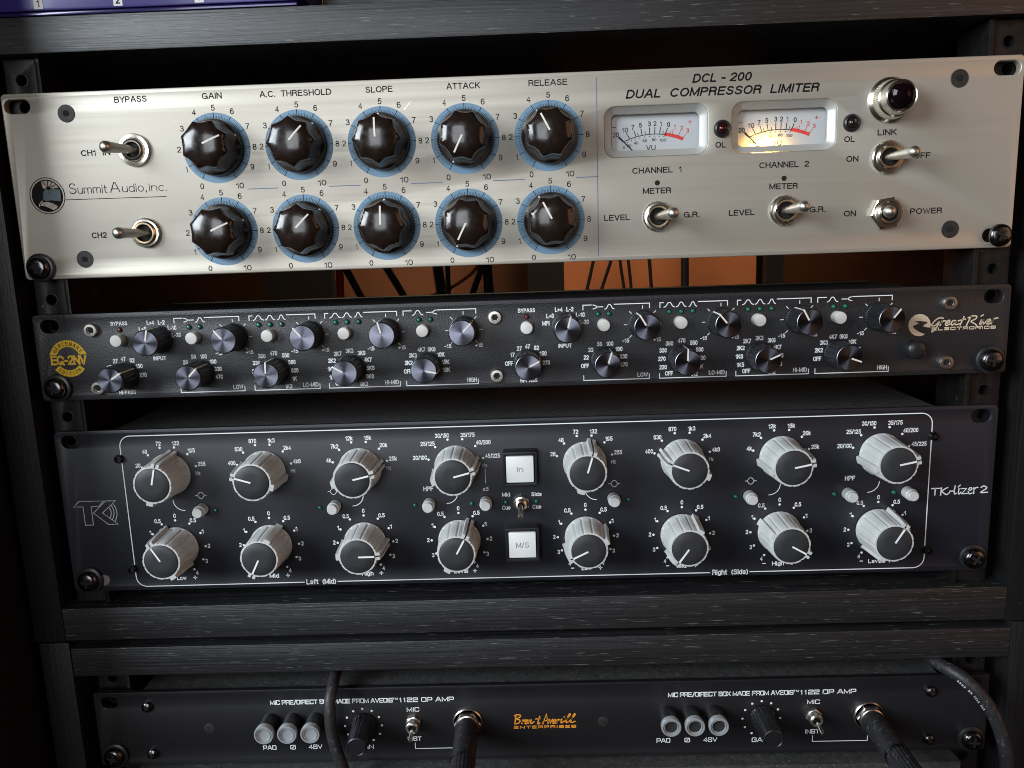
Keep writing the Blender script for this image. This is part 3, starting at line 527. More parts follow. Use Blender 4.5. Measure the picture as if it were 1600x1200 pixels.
# VU meters: milled window, card, needle, scale, pane
def vu(x0, x1, z0, z1, nm):
    cx, cz = (x0+x1)/2, (z0+z1)/2; D = 2.6
    rings = []; n = 9
    for (i, dpt, r) in ((0.02, -0.02, 5.2), (0.35, .7, 5.0), (3.2, D-.3, 2.6), (3.45, D, 2.4), (3.45, D+1.0, 2.4)):
        rings.append([(px-cx, dpt, pz-cz) for px, pz in rrect(x0+i, x1-i, z0+i*.92, z1-i*.95, r, n)])
    mb = MB(); k = len(rings[0])
    mb.add([p for rr in rings for p in rr], [(a*k+j, a*k+(j+1) % k, (a+1)*k+(j+1) % k, (a+1)*k+j) for a in range(4) for j in range(k)])
    b = mb.build('meter', M['bezel'], U0, (cx, 0, cz), recalc=False, smooth=50)
    wx, wz = (x1-x0)/2-3.3, (z1-z0)/2-3.0; fy = D+3.2
    MB().quad((-wx-3, fy, -wz-9), (wx+3, fy, -wz-9), (wx+3, fy, wz+3), (-wx-3, fy, wz+3)).build('meter_card', M['meter_white'], b, smooth=0)
    MB().box(-wx-4, wx+4, fy+.2, fy+12, -wz-10, wz+4).build('meter_case', M['black_plastic'], b, smooth=0)
    o = MB()
    for sx in (-1, 1): o.quad((sx*(wx+3.0), D+1.0, -wz-9), (sx*(wx+3.0), fy, -wz-9), (sx*(wx+3.0), fy, wz+3), (sx*(wx+3.0), D+1.0, wz+3))
    o.quad((-wx-3, D+1.0, wz+3), (wx+3, D+1.0, wz+3), (wx+3, fy, wz+3), (-wx-3, fy, wz+3)); o.build('meter_housing', M['black_plastic'], b, smooth=0)
    # scale, measured from the card's centre
    pr = MB(); rd = MB(); hh = -fy+.06; AX, AZ, AR = -.2, -35.8, 35.0
    def P(x, dr=0): t = math.asin((x-AX)/AR); return (AX+(AR+dr)*sin(t), AZ+(AR+dr)*cos(t))
    pr.ribbon([P(-14.9+20.3*k/20) for k in range(21)], .34, hh)
    for kx, lx, lz, tx in (('20', -18.3, -.6, -14.8), ('10', -13.8, 1.4, -11.6), ('7', -10.1, 2.6, -8.6), ('5', -6.5, 3.4, -5.7), ('3', -2.2, 3.9, -2.1), ('2', .5, 3.9, .3), ('1', 3.3, 3.8, 2.7), ('0', 7.0, 3.3, 5.4)):
        x0_, z0_ = P(tx); d_ = Vector((lx-x0_, lz-.3-z0_)).normalized(); pr.ribbon([(x0_, z0_), (x0_+d_.x*3.1, z0_+d_.y*3.1)], .36, hh)
        text(pr, kx, lx, lz-1.05, 2.9 if len(kx) > 1 else (.8 if kx == '1' else 1.45), 2.3, hh=hh, bold=.014)
    for x in (-7.4, -4.0, 4.1): pr.ribbon([P(x), P(x*1.04, 1.5)], .26, hh)
    rd.ribbon([P(5.5+7.9*k/10, .2) for k in range(11)], 1.6, hh)
    for kx, lx, lz, tx in (('1', 9.9, 2.2, 8.5), ('2', 13.3, 1.4, 11.4), ('3', 16.1, .2, 13.6)):
        x0_, z0_ = P(tx, .6); rd.ribbon([(x0_, z0_), (lx-.6, lz-1.2)], .24, hh); text(rd, kx, lx, lz-.95, .8 if kx == '1' else 1.4, 2.1, hh=hh, bold=.012)
    rd.ribbon([P(7.2, .6), P(7.6, 2.2)], .2, hh)
    rd.ribbon([(16.4, 4.2), (18.0, 4.2)], .32, hh); rd.ribbon([(17.2, 3.4), (17.2, 5.0)], .32, hh)
    pr.ribbon([(-20.0, 2.9), (-18.3, 2.9)], .3, hh)
    for kx, lx, lz in (('0', -14.4, -6.5), ('20', -12.0, -5.9), ('40', -8.6, -4.7), ('60', -4.4, -3.8), ('80', .1, -3.5), ('100', 4.3, -3.8)):
        text(pr, kx, lx, lz-.65, 1.1*len(kx)-.1, 1.4, hh=hh, bold=.01)
    for x in (-13.0, -11.1, -9.3, -7.0, -4.6, -2.1, .1, 2.6, 4.9): x_, z_ = P(x, -.95); pr.disc(x_, z_, .25, hh, 8)
    text(pr, 'VU', -1.5, -8.2, 4.5, 2.3, hh=hh, bold=.014)
    flat(pr, 'meter_scale', M['meter_print'], b); flat(rd, 'red_scale', M['meter_red'], b)
    a = Vector((-17.0, fy-.45, -1.5)); e = Vector((-7.3, fy-.45, -11.5)); MB().tube([a, e], .24, 6).build('needle', M['black_plastic'], b)
    MB().quad((-wx-.4, D+.3, -wz-.4), (wx+.4, D+.3, -wz-.4), (wx+.4, D+.3, wz+.4), (-wx-.4, D+.3, wz+.4)).build('meter_pane', M['pane'], b, smooth=0)
    return b
vu(46.3, 95.0, -39.5, -16.4, 1); m2 = vu(106.5, 155.4, -39.6, -16.4, 2)
# lit filament lamp inside the second meter
lm = bpy.data.lights.new('meter_bulb', 'AREA'); lm.shape = 'RECTANGLE'; lm.size = .007; lm.size_y = .0022; lm.energy = 0.038; lm.color = (1.0, .50, .07)
lo = bpy.data.objects.new('meter_bulb', lm); COL.objects.link(lo); lo.parent = m2; lo.location = (-.0075, .0034, -.0094); lo.rotation_euler = (R(90), 0, 0)

# ================================================================== EQUALISER, 1U textured black
U1 = thing('black_equalizer', 'slim black textured two-channel equalizer with rows of small black knobs and a yellow EQ-2NV badge', 'equalizer', (0, 0, -105.54))
sl1 = [rrect(x-4.6, x+4.6, z-3.2, z+3.2, 3.15, 8) for x in (-232.9, 232.9) for z in (-5.9, -37.3)]
link('faceplate', plate_mesh('faceplate', rrect(-HW, HW, -H1, 0, 2.4), sl1, 3.2, .35, M['powder']), U1)
MB().box(-216, 216, 3.3, 105, -41.5, -3.6).build('chassis', M['chassis'], U1, smooth=0)
MB().box(-216, 216, 105.1, 107, -41.5, -3.0).build('rear_lip', M['olive'], U1, smooth=0)
WP = M['white_print']
def hexscrew(parent, x, z, r=3.5, m='steel_screw'):
    s = MB().lathe([(r, 0), (r, 1.6), (r*.86, 2.3), (r*.55, 2.35), (r*.5, 1.4)], 36).build('hex_screw', M[m], parent, (x, 0, z))
    flat(MB().disc(0, 0, r*.49, 1.5, 6), 'hex_socket', M['dark_hole'], s); return s
for x in (-211.5, -10.0, 211.4):
    for z in (-8.2, -37.5): hexscrew(U1, x, z)
# knurled anodised knob
def fl(n, a): return lambda t, r, h: r*(1-a*(.5+.5*cos(n*t))) if 1.6 < h < 13 else r
kb = MB().lathe([(7.0, .6), (7.0, 1.5), (6.7, 1.7), (6.55, 6), (6.4, 12.8), (6.45, 13.2), (6.45, 14.5), (6.15, 15.0)], 144, rmod=fl(36, .05)).mesh('knob', M['anod_side'], smooth=30)
kc = MB().lathe([(6.1, 15.01), (5.9, 15.15), (.2, 15.16)], 64, cap0=False).mesh('spun_cap', M['anod'], smooth=20)
kl = MB().box(-.38, .38, -15.24, -15.0, 1.0, 6.1); kl.add([(-.38, -15.24, 6.1), (.38, -15.24, 6.1), (.38, -14.6, 6.55), (-.38, -14.6, 6.55), (.38, -2, 6.75), (-.38, -2, 6.75)], [(0, 1, 2, 3), (3, 2, 4, 5)])
kl = kl.mesh('pointer_line', M['white_paint'], smooth=0)
def eqknob(x, z, ang):
    k = link('knob', kb, U1, (x, 0, z), (0, R(ang+2), 0)); link('spun_cap', kc, k); link('pointer_line', kl, k)
bt = MB().lathe([(3.05, 0), (3.05, 4.7), (2.8, 5.2), (2.3, 5.35)], 32).mesh('push_button', M['cream_btn'])
ld = MB().lathe([(1.05, 0), (1.0, .5), (.75, 1.0), (.3, 1.2)], 14).mesh('indicator_light', M['green_led']); ldr = MB().lathe([(1.05, 0), (1.0, .5), (.75, 1.0), (.3, 1.2)], 14).mesh('indicator_light', M['red_led'])
hl = MB().ring(0, 0, .9, 1.45, .05, 20).mesh('indicator_rim', M['dark_hole'], smooth=0, recalc=False)
def led(parent, x, z, me=ld): l = link('indicator_light', me, parent, (x, 0, z)); link('indicator_rim', hl, l)
F = [(-6.3, -7.3), (-9.2, -4.1), (-9.8, .1), (-9.2, 4.3), (-6.1, 7.7), (-.1, 9.0), (5.9, 7.7), (8.8, 4.2), (9.9, 0), (9.4, -4.2), (6.2, -8.0)]
E8 = [(-9.9, -2.2), (-9.2, 2.1), (-6.9, 5.8), (-2.5, 8.6), (2.6, 8.6), (7.1, 5.8), (9.3, 2.0), (9.5, -2.0)]
def tw(s, c=1.24): return sum({'1': .8, 'W': 1.5, 'M': 1.3, '-': .75, '+': 1.0, '/': .7, 'I': .5, 'K': 1.15, 'O': 1.2, '.': .5, ' ': .6}.get(k, 1) for k in s)*c
def nums(cx, cz, pos, labs, h=2.0, c=1.22):
    m = MB()
    for (x, z), s in zip(pos, labs): text(m, s, cx+x, cz+z-h/2, tw(s, c)+.15, h+.25, bold=.024)
    return flat(m, 'dial_lettering', WP, U1)
def bell(m, xc, wh, z0=-6.0, z1=-3.75): m.ribbon([(xc-wh, z0), (xc-wh*.62, z0+.45), (xc-wh*.25, z1-.25), (xc, z1), (xc+wh*.25, z1-.25), (xc+wh*.62, z0+.45), (xc+wh, z0)], .42, smooth=True)
def shelf(m, x0, d):   # branching curve, d=1 opens left
    e = x0+4.9*d
    m.ribbon([(x0, -3.8), (x0+d*1.2, -4.1), (x0+d*2.2, -4.75), (e, -4.8)], .42, smooth=True); m.ribbon([(x0, -5.75), (x0+d*1.2, -5.4), (x0+d*2.2, -4.8)], .42, smooth=True)
def gainprint(cx, cz):
    m = MB()
    for a in (225, 180, 135, 90, 45, 0, -45): m.ribbon([(cx+7.7*cos(R(a)), cz+7.7*sin(R(a))), (cx+9.1*cos(R(a)), cz+9.1*sin(R(a)))], .36)
    text(m, '-15', cx-8.3, cz-8.9, 3.4, 2.0, bold=.02); text(m, '+15', cx+7.2, cz-8.8, 3.8, 2.0, bold=.02); flat(m, 'dial_lettering', WP, U1)
EQANG = [dict(inp=10, hp=56, g=(-42, -42, -17, 43), f=(43, 0, -62, 100)), dict(inp=13, hp=60, g=(-33, -42, -30, 37), f=(16, 0, 64, 108))]
for ch, o in ((0, -203.3), (1, 0.0)):
    an = EQANG[ch]
    m = MB(); text(m, 'BYPASS', o+5.7, -6.4, 8.5, 2.0, bold=.02); text(m, 'INPUT', o+24.3, -24.5, 6.5, 2.0, bold=.02); text(m, 'HI-PASS', o+5.9, -41.4, 8.5, 2.0, bold=.02); flat(m, 'control_lettering', WP, U1)
    led(U1, o+5.8, -8.6, ldr); link('push_button', bt, U1, (o+5.6, 0, -13.6))
    eqknob(o+25.0, -14.0, an['inp']); nums(o+24.6, -14, [(-9.5, 1.8), (-7.3, 5.4), (-3, 8.4), (2.5, 8.4), (7.6, 5.5), (9.4, 1.9)], ['MPI', 'L+8', 'L+4', 'L-2', 'L-10', 'L-20'])
    eqknob(o+5.7, -31.6, an['hp']); nums(o+5.7, -31.8, [(-9.5, .1), (-7.6, 4.4), (-4.1, 7.5), (0, 8.4), (4.4, 7.6), (7.7, 4.6), (9.1, 0)], ['OFF', '17', '27', '47', '82', '150', '270'])
    bands = [('LOW', 33.5, 66.1, 62.8, 43.9, 43.3, (40.8, 46.2)), ('LO-MID', 71.2, 104.2, 101.1, 82.0, 80.9, (75.8, 81.6, 87.3)), ('HI-MID', 109.0, 144.8, 139.4, 120.2, 118.9, (114.2, 120.0, 125.7)), ('HIGH', 148.0, 184.0, 177.8, 158.6, 157.6, (155.7, 161.4))]
    for i, (nm, xa, xb, xg, xf, xbt, leds_) in enumerate(bands):
        m = MB(); m.ribbon([(o+xa, -6.1), (o+xa, -3.75), (o+xa+(4.2 if len(leds_) == 2 else 1.7), -3.75)], .42)
        m.ribbon([(o+leds_[-1]+2.6, -3.75), (o+xb, -3.75), (o+xb, -6.0)], .42)
        flat(m, 'band_outline', WP, U1); m = MB()
        m.ribbon([(o+xa-.2, -38.9), (o+xa-.2, -41.3), (o+xb-.2, -41.3), (o+xb-.2, -38.9)], .42)
        flat(m, 'band_bracket', WP, U1); m = MB()
        if nm == 'LOW': shelf(m, o+38.4, 1); bell(m, o+46.5, 2.3)
        elif nm == 'HIGH': bell(m, o+155.2, 2.6); shelf(m, o+164.6, -1)
        else: bell(m, o+leds_[0], 2.7); bell(m, o+leds_[1], 2.4); bell(m, o+leds_[2], 1.9)
        flat(m, 'curve_symbols', WP, U1)
        wd = tw(nm, 1.34)+.2; m = MB(); text(m, nm, o+xb-.9-wd/2, -40.3, wd, 2.2, bold=.02); flat(m, 'control_lettering', WP, U1)
        for x in leds_: led(U1, o+x, -8.3)
        link('push_button', bt, U1, (o+xbt, 0, -13.5)); eqknob(o+xg, -13.9, an['g'][i]); gainprint(o+xg-.1, -14.0); eqknob(o+xf, -31.6, an['f'][i])
        L8 = {'LOW': ['OFF', '22', '33', '56', '100', '180', '330', '470'], 'HIGH': ['OFF', '2K2', '3K3', '4K7', '6K8', '10K', '15K', '18K']}
        if nm in L8: nums(o+xf, -31.9, E8, L8[nm])
        else: nums(o+xf, -31.8, F, ['OFF', '220', '270', '330', '390', '470', '560', '680', '820', '1K', '1K2'] if nm == 'LO-MID' else ['OFF', '1K5', '1K8', '2K2', '2K7', '3K3', '3K9', '4K7', '5K6', '6K8', '8K2'])
MB().lathe([(4.7, 0), (4.7, 3.2), (4.3, 4.1), (3.2, 4.7), (1, 5.0)], 40).build('power_button', M['black_plastic'], U1, (195.8, 0, -30.4), smooth=45)
rack_screw(U1, 232.6, -36.9, .1); rack_screw(U1, -232.3, -37.0, .4)
# yellow badge
bg = MB(); BX, BZ = -225.3, -22.2
bg.ring(BX, BZ, 5.9, 9.3, .07, 40, R(20), R(160)); bg.ring(BX, BZ, 5.9, 9.3, .07, 30, R(218), R(322))
for sx in (-1, 1):
    bg.poly([(BX+sx*8.2, BZ+4.4), (BX+sx*9.6, BZ+2.0), (BX+sx*6.0, BZ+2.0), (BX+sx*5.4, BZ+2.9)], .075); bg.poly([(BX+sx*4.7, BZ-3.9), (BX+sx*5.4, BZ-3.7), (BX+sx*7.7, BZ-5.6), (BX+sx*6.8, BZ-6.2)], .075)
text(bg, 'EQ-2NV', BX, BZ-3.2, 18.4, 4.9, hh=.09, bold=.028, gap=.10); bg = flat(bg, 'yellow_badge', M['gold_print'], U1)
bt2 = MB()
for i, c in enumerate('MERCENARY'):
    a = R(150-15*i); text(bt2, c, BX+7.5*cos(a), BZ+7.5*sin(a)-1.0, 1.2, 2.0, hh=.14, rot=a-pi/2)
for i, c in enumerate('EDITION'):
    a = R(230+13.4*i); text(bt2, c, BX+7.6*cos(a), BZ+7.6*sin(a)-.9, .4 if c == 'I' else 1.1, 1.8, hh=.14, rot=a+pi/2)
flat(bt2, 'badge_lettering', M['black_print'], bg)
GREAT=[[(209.21,-15.77),(207.29,-15.56),(205.44,-16.71),(203.82,-18.77),(204.1,-19.35),(205.59,-19.18),(207.4,-17.47),(206.18,-20.27),(204.81,-21.92),(203.93,-22.32)],[(208.78,-17.17),(207.86,-19.26)],[(208.22,-18.21),(209.47,-17.12),(210.52,-17.15)],[(210.84,-18.47),(212.35,-17.56),(212.17,-16.81),(211.06,-17.52),(210.44,-18.7),(211.0,-19.36),(212.87,-18.53)],[(215.57,-17.31),(214.16,-17.06),(213.2,-18.37),(213.71,-19.27),(214.95,-18.42),(215.68,-17.32),(215.15,-18.85),(216.04,-19.16),(217.05,-18.67)],[(219.26,-15.31),(217.55,-19.39)],[(216.51,-17.27),(220.04,-16.54)],[(222.56,-15.31),(220.6,-19.73)],[(221.22,-15.98),(223.24,-15.09),(225.27,-15.3),(224.91,-16.55),(222.73,-17.79),(224.91,-19.09),(226.23,-20.55),(228.12,-20.26)],[(227.73,-17.14),(226.93,-19.16),(227.7,-19.18),(228.77,-17.17)],[(227.36,-15.36),(228.49,-14.73)],[(228.67,-17.27),(228.92,-19.22),(230.61,-17.16)],[(230.5,-18.57),(232.03,-17.63),(231.7,-16.91),(230.46,-17.93),(230.4,-19.09),(231.35,-19.3),(233.0,-18.12)],[(233.52,-17.08),(232.5,-19.27)],[(232.89,-17.94),(234.18,-16.67),(235.66,-16.48)]]
MOON=[(203.21,-20.17),(203.37,-18.76),(202.83,-16.62),(201.5,-14.81),(199.52,-13.62),(197.59,-13.35),(195.52,-13.74),(193.86,-15.1),(192.73,-16.83),(192.49,-18.77),(193.02,-20.91),(194.28,-22.73),(196.09,-23.92),(198.03,-24.27),(199.76,-23.97),(200.67,-23.28),(198.27,-22.32),(195.74,-20.71),(194.62,-19.54),(195.28,-18.86),(197.4,-18.04),(196.6,-17.48),(195.17,-16.84),(198.31,-16.83),(201.75,-17.29),(201.58,-17.99),(200.09,-18.73),(199.68,-19.42),(201.28,-19.93)]
mb = MB()
for s in GREAT: mb.ribbon(s, .62, .1, smooth=True)
flat(mb, 'script_lettering', M['cream_print'], U1); flat(MB().poly(MOON, .07), 'moon_mark', M['cream_print'], U1)
flat(sqtext(MB(), 'ELECTRONICS', 219.4, -21.7, 30.6, 1.55, .42, gap=.42), 'maker_lettering', M['cream_print'], U1)

# ================================================================== EQUALISER, 2U navy black
U2 = thing('navy_equalizer', 'two-unit navy black mid-side equalizer with sixteen large light grey knobs and two white square buttons', 'equalizer', (.37, 3.67, -166.19))
sl2 = [rrect(x-4.9, x+4.9, z-3.4, z+3.4, 3.35, 8) for x in (-232.8, 232.8) for z in (-5.6, -81.6)]
link('faceplate', plate_mesh('faceplate', rrect(-HW, HW, -H2, 0, 3.2), sl2, 2.2, .3, M['navy']), U2)
MB().box(-212, 212, 2.3, 300, -86.8, -.9).build('chassis', M['chassis'], U2, smooth=0)
ol = rrect(-207.2, 208.6, -86.0, -3.3, 5.5, 6)
# frame line broken for the two captions along the bottom
fr_ = MB(); n_ = len(ol)
fr_.ribbon([(-117.2, -85.8)] + list(reversed(ol[14:21])) + [(-207.2, -40)] + list(reversed(ol[7:14])) + list(reversed(ol[0:7])) + [(208.6, -40)] + list(reversed(ol[21:28])) + [(118.4, -86.0)], .5)
fr_.ribbon([(-99.2, -85.8), (97.5, -86.0)], .5); flat(fr_, 'frame_line', WP, U2)
def l2(s, cx, zb, wd, h, mt=None, **kw): return lettering(U2, s, cx, zb, wd, h, mt or WP, bold=kw.pop('bold', .018), **kw)
l2('Left  (Mid)', -108.2, -87.1, 15.9, 2.9); l2('Right  (Side)', 108.1, -87.3, 18.8, 2.9)
for x, z in ((-208.1, -15.2), (-208.4, -75.6), (209.3, -15.2), (209.6, -76.2)): hexscrew(U2, x, z, 2.3, 'black_screw')
# grey collet knob with scalloped rim and pointer fins
PH = 1.9
def tkr(t, r, h):
    d = (t-pi/2+pi) % (2*pi)-pi; a = abs(d); b = abs((t+pi/2+pi) % (2*pi)-pi)
    rr = r
    for q in (0,): pass
    ph = (t/(2*pi)*14) % 1; sc = .36*(max(0, 1-abs(ph-.5)/.17)) ; rr = r-sc if 1.5 < h else r
    if a < .19: rr = r+PH*(1.05 if h < 18 else .85)
    if a < .045: rr = r-.1
    if b < .15: rr = r+1.5
    return rr if r > 8.9 else r
n_k = 252
kb2 = MB().lathe([(11.1, .5), (11.1, 1.2), (10.75, 1.8), (10.45, 8), (10.15, 14), (9.85, 19.2), (9.55, 19.9), (8.75, 20.0), (8.7, 19.4)], n_k, rmod=tkr).mesh('knob', M['grey_knob'], smooth=32)
kc2 = MB().lathe([(8.65, 19.3), (8.6, 20.05), (8.2, 20.35), (4, 20.55), (.3, 20.6)], 56).mesh('knob_cap', M['knob_cap'], smooth=40)
kp2 = MB().box(-.42, .42, -20.75, -20.1, .4, 8.5).mesh('pointer_line', M['white_print'], smooth=0)
kg2 = MB(); kg2.add([(-.40, -19.98, 8.5), (.40, -19.98, 8.5), (.40, -19.95, 9.95), (-.40, -19.95, 9.95), (.40, -1.5, 11.0), (-.40, -1.5, 11.0)], [(0, 1, 2, 3), (3, 2, 4, 5)]); kg2 = kg2.mesh('pointer_groove', M['black_plastic'], smooth=0)
def tkknob(x, z, ang):
    k = link('knob', kb2, U2, (x, 0, z), (0, R(ang+2), 0)); link('knob_cap', kc2, k); link('pointer_line', kp2, k); link('pointer_groove', kg2, k)
CX = [-182.8, -133.0, -83.1, -33.4, 32.8, 82.7, 133.0, 183.5]
FR = [['28', '48', '72', '132', '195', '255'], ['400', '630', '870', '1k3', '2k4', '4k8'], ['4k', '7k2', '12k', '16k', '20k', '25k'], ['20/100', '25/125', '30/150', '35/175', '40/200', '45/225']]
AN1 = [12, -75, 75, 74, 15, -71, 77, 77]; AN2 = [-32, 205, 88, 27, -118, -147, 118, 30]
NM = ['Low', 'Mid', 'High', 'Level']
for i, cx in enumerate(CX):
    cz = -24.1; m = MB()
    for k, a in enumerate((-75, -45, -15, 15, 45, 75)):
        m.disc(cx+14.6*sin(R(a)), cz+14.6*cos(R(a)), .62)
        s = FR[i % 4][k]; wd = tw(s, 1.32)
        xo_, zo = [(-14.8, 4.9), (-10.5, 12.2), (-2.9, 16.3), (2.9, 16.3), (10.7, 12.2), (15.2, 4.9)][k]
        text(m, s, cx+xo_, cz+zo-1.15, wd+.1, 2.3, bold=.016, align='r' if k < 3 else 'l')
    text(m, 'Hz', cx+14.9, cz-1.0, 2.4, 2.0); flat(m, 'frequency_scale', WP, U2)
    tkknob(cx, cz, AN1[i])
    cz = -64.2; m = MB()
    for a in range(-150, 151, 30):
        m.disc(cx+14.7*sin(R(a)), cz+14.7*cos(R(a)), .62)
    text(m, '0', cx, cz+16.1, 1.4, 2.3, bold=.018)
    for s, x, z in (('0.5', 9.4, 14.4), ('1', 13.9, 8.2), ('2', 16.5, .1), ('3', 14.4, -8.3), ('4', 8.7, -14.8)):
        for sg in (-1, 1): text(m, s, cx+sg*x, cz+z-1.05, tw(s, 1.35), 2.3, bold=.018)
    text(m, NM[i % 4], cx, cz-18.7, (5.1, 5.0, 6.2, 7.4)[i % 4], 2.3, bold=.02)
    m.ribbon([(cx+6.4, cz-17.5), (cx+8.2, cz-17.5)], .45); m.ribbon([(cx+7.3, cz-16.6), (cx+7.3, cz-18.4)], .45); m.ribbon([(cx-8.0, cz-17.4), (cx-6.6, cz-17.4)], .45)
    flat(m, 'gain_scale', WP, U2); tkknob(cx, cz, AN2[i])
bt3 = MB().lathe([(3.15, 0), (3.15, 5), (2.75, 5.4), (2.6, 7.2), (2.3, 7.5)], 32).mesh('push_button', M['grey_knob'])
bh3 = MB().ring(0, 0, 3.0, 3.7, .05, 28).mesh('button_hole', M['dark_hole'], smooth=0, recalc=False)
gl = [( -167.6, -43.6, -160.7), (-97.6, -43.7, -105.6), (-48.3, -44.0, -55.8), (-18.7, -43.8, -26.3), (47.4, -43.6, 55.0), (117.3, -44.4, 110.3), (167.7, -44.5, 160.7), (198.0, -44.6, 191.0)]
for bx_, bz_, lx in gl:
    b_ = link('push_button', bt3, U2, (bx_, 0, bz_)); link('button_hole', bh3, b_); led(U2, lx, -44.5)
def peak(x, z):
    m = MB(); w_ = [(-2.9, 0), (-1.7, .15), (-.9, 1.3), (0, 1.75), (.9, 1.3), (1.7, .15), (2.9, 0)]
    m.ribbon([(x+a, z+b) for a, b in w_], .3, smooth=True); m.ribbon([(x+a, z-b) for a, b in w_[1:-1]], .3, smooth=True); flat(m, 'peak_symbol', WP, U2)
for x, z in ((-167.7, -36.2), (-98.0, -36.0), (47.9, -35.9), (117.9, -36.4)): peak(x, z)
def arc_(cx, d):   # quarter circle from below the frequency knob towards its button
    m = MB(); m.ribbon([(cx+d*5.8*(1-cos(t)), -38.5-5.7*sin(t)) for t in [pi/2*k/8 for k in range(9)]], .36); flat(m, 'link_arc', WP, U2)
for cx, d in ((-182.7, 1), (-82.6, -1), (-33.3, -1), (32.8, 1), (133.1, -1), (183.5, -1)): arc_(cx, d)
l2('HPF', -48.4, -37.2, 5.2, 2.5); l2('HPF', 168.5, -37.6, 5.2, 2.5); l2('x5', -18.6, -37.9, 3.0, 2.1)
flat(MB().ribbon([(-18.5, -25.9), (-18.6, -33.6)], .28), 'printed_line', WP, U2)
# square white buttons
for z0, s, wd in ((-15.6, 'In', 3.2), (-55.9, 'M/S', 6.6)):
    fr = plate_mesh('button_frame', rrect(-8.7, 8.7, -18.3, 0, .8, 3), [rrect(-7.35, 7.35, -16.3, -1.6, .5, 3)], 8.0, .25, M['black_plastic'])
    b = link('button_frame', fr, U2, (-.4, -8.0, z0)); MB().box(-7.2, 7.2, 2.2, 3, -16.2, -1.7).build('button_well', M['dark_hole'], b, smooth=0)
    c = MB().box(-6.95, 6.95, -.7, 2.0, -15.7, -2.0).build('square_button', M['white_button'], b, smooth=30, bevel=.5); m = MB(); text(m, s, 0, -10.2, wd, 2.9, hh=.78)
    flat(m, 'button_lettering', M['grey_print'], c)
s = MB().lathe([(4.5, 0), (4.5, 2.2), (4.1, 2.6)], 6, ang0=R(28), cap1=False); s.lathe([(3.9, 2.62), (3.0, 2.8), (2.9, 5.0), (2.4, 5.3), (1.9, 5.0), (1.8, 2)], 32, cap0=False)
s = s.build('toggle_switch', M['nickel'], U2, (-.5, 0, -44.8), smooth=30); MB().lathe([(1.9, 1), (1.8, 2.6), (.5, 2.7)], 20).build('switch_throat', M['dark_hole'], s)
MB().tube([(0, -2.5, 0), (-.1, -7, -.8), (-.3, -13.5, -3.0), (-.3, -14.2, -3.2)], [1.0, 1.15, 1.45, 1.1], 14).build('lever', M['satin_nickel'], s, smooth=50)
l2('Mid', -8.2, -41.3, 4.1, 2.2); l2('Cue', -8.3, -48.4, 4.5, 2.2); l2('Side', 7.6, -41.5, 5.4, 2.2); l2('Cue', 7.6, -48.3, 4.6, 2.2)
led(U2, -8.4, -44.2); led(U2, 7.4, -44.2)
TKLOGO=[[(-235.82,-40.78),(-232.45,-37.7),(-219.47,-37.82),(-222.49,-40.68),(-226.44,-40.72),(-226.48,-50.9),(-230.74,-50.89),(-230.78,-40.72),(-235.82,-40.78)],[(-225.63,-44.31),(-218.49,-37.85),(-213.18,-37.83),(-220.8,-44.36),(-213.21,-50.75),(-218.36,-50.81),(-225.63,-44.31)],[(-217.08,-41.44),(-216.29,-42.99),(-216.27,-45.24),(-217.12,-47.26)],[(-215.84,-40.26),(-214.83,-42.42),(-214.8,-45.28),(-215.96,-48.21)],[(-214.75,-39.37),(-213.48,-41.85),(-213.15,-44.71),(-213.77,-47.35),(-214.79,-49.16)]]
mb = MB()
for i, s in enumerate(TKLOGO): mb.ribbon(s, .42, .07+.01*i, smooth=(i > 1), closed=(i < 2))
flat(mb, 'maker_logo', mat('silver_print', (.50, .51, .53), .5), U2)
LIZER=[[(210.28,-43.12),(214.8,-43.08)],[(212.2,-43.28),(212.06,-46.67)],[(215.29,-42.84),(215.03,-46.76)],[(218.49,-42.72),(215.69,-44.55),(217.62,-46.4),(218.52,-46.32),(219.47,-45.5)],[(219.53,-44.76),(221.23,-44.7)],[(222.16,-41.97),(221.84,-44.72),(222.14,-46.32),(222.92,-45.92)],[(224.17,-43.51),(224.02,-45.84),(224.46,-46.38),(225.3,-45.45)],[(223.71,-42.65),(224.74,-41.62)],[(225.17,-43.54),(227.98,-43.51),(225.66,-46.31),(228.56,-46.18)],[(229.07,-44.71),(230.63,-44.12),(230.36,-43.16),(229.38,-43.45),(228.99,-45.13),(229.69,-46.42),(230.96,-46.03)],[(231.67,-43.19),(231.79,-46.38)],[(231.77,-44.57),(232.58,-43.32),(233.77,-43.14)],[(235.28,-43.19),(236.53,-42.48),(237.97,-43.05),(237.94,-43.9),(235.37,-45.84),(238.78,-45.83)]]
mb = MB()
for i, s in enumerate(LIZER): mb.ribbon(s, .6, .07, smooth=(len(s) > 2 and i != 8))
flat(mb, 'model_lettering', WP, U2)
rack_screw(U2, -231.8, -81.3, .1); rack_screw(U2, 233.0, -80.6, .6)
MB().lathe([(3.0, 0.3), (2.9, .5)], 20).build('slot_nut', M['satin_nickel'], U2, (-224.5, .3, -81.8))

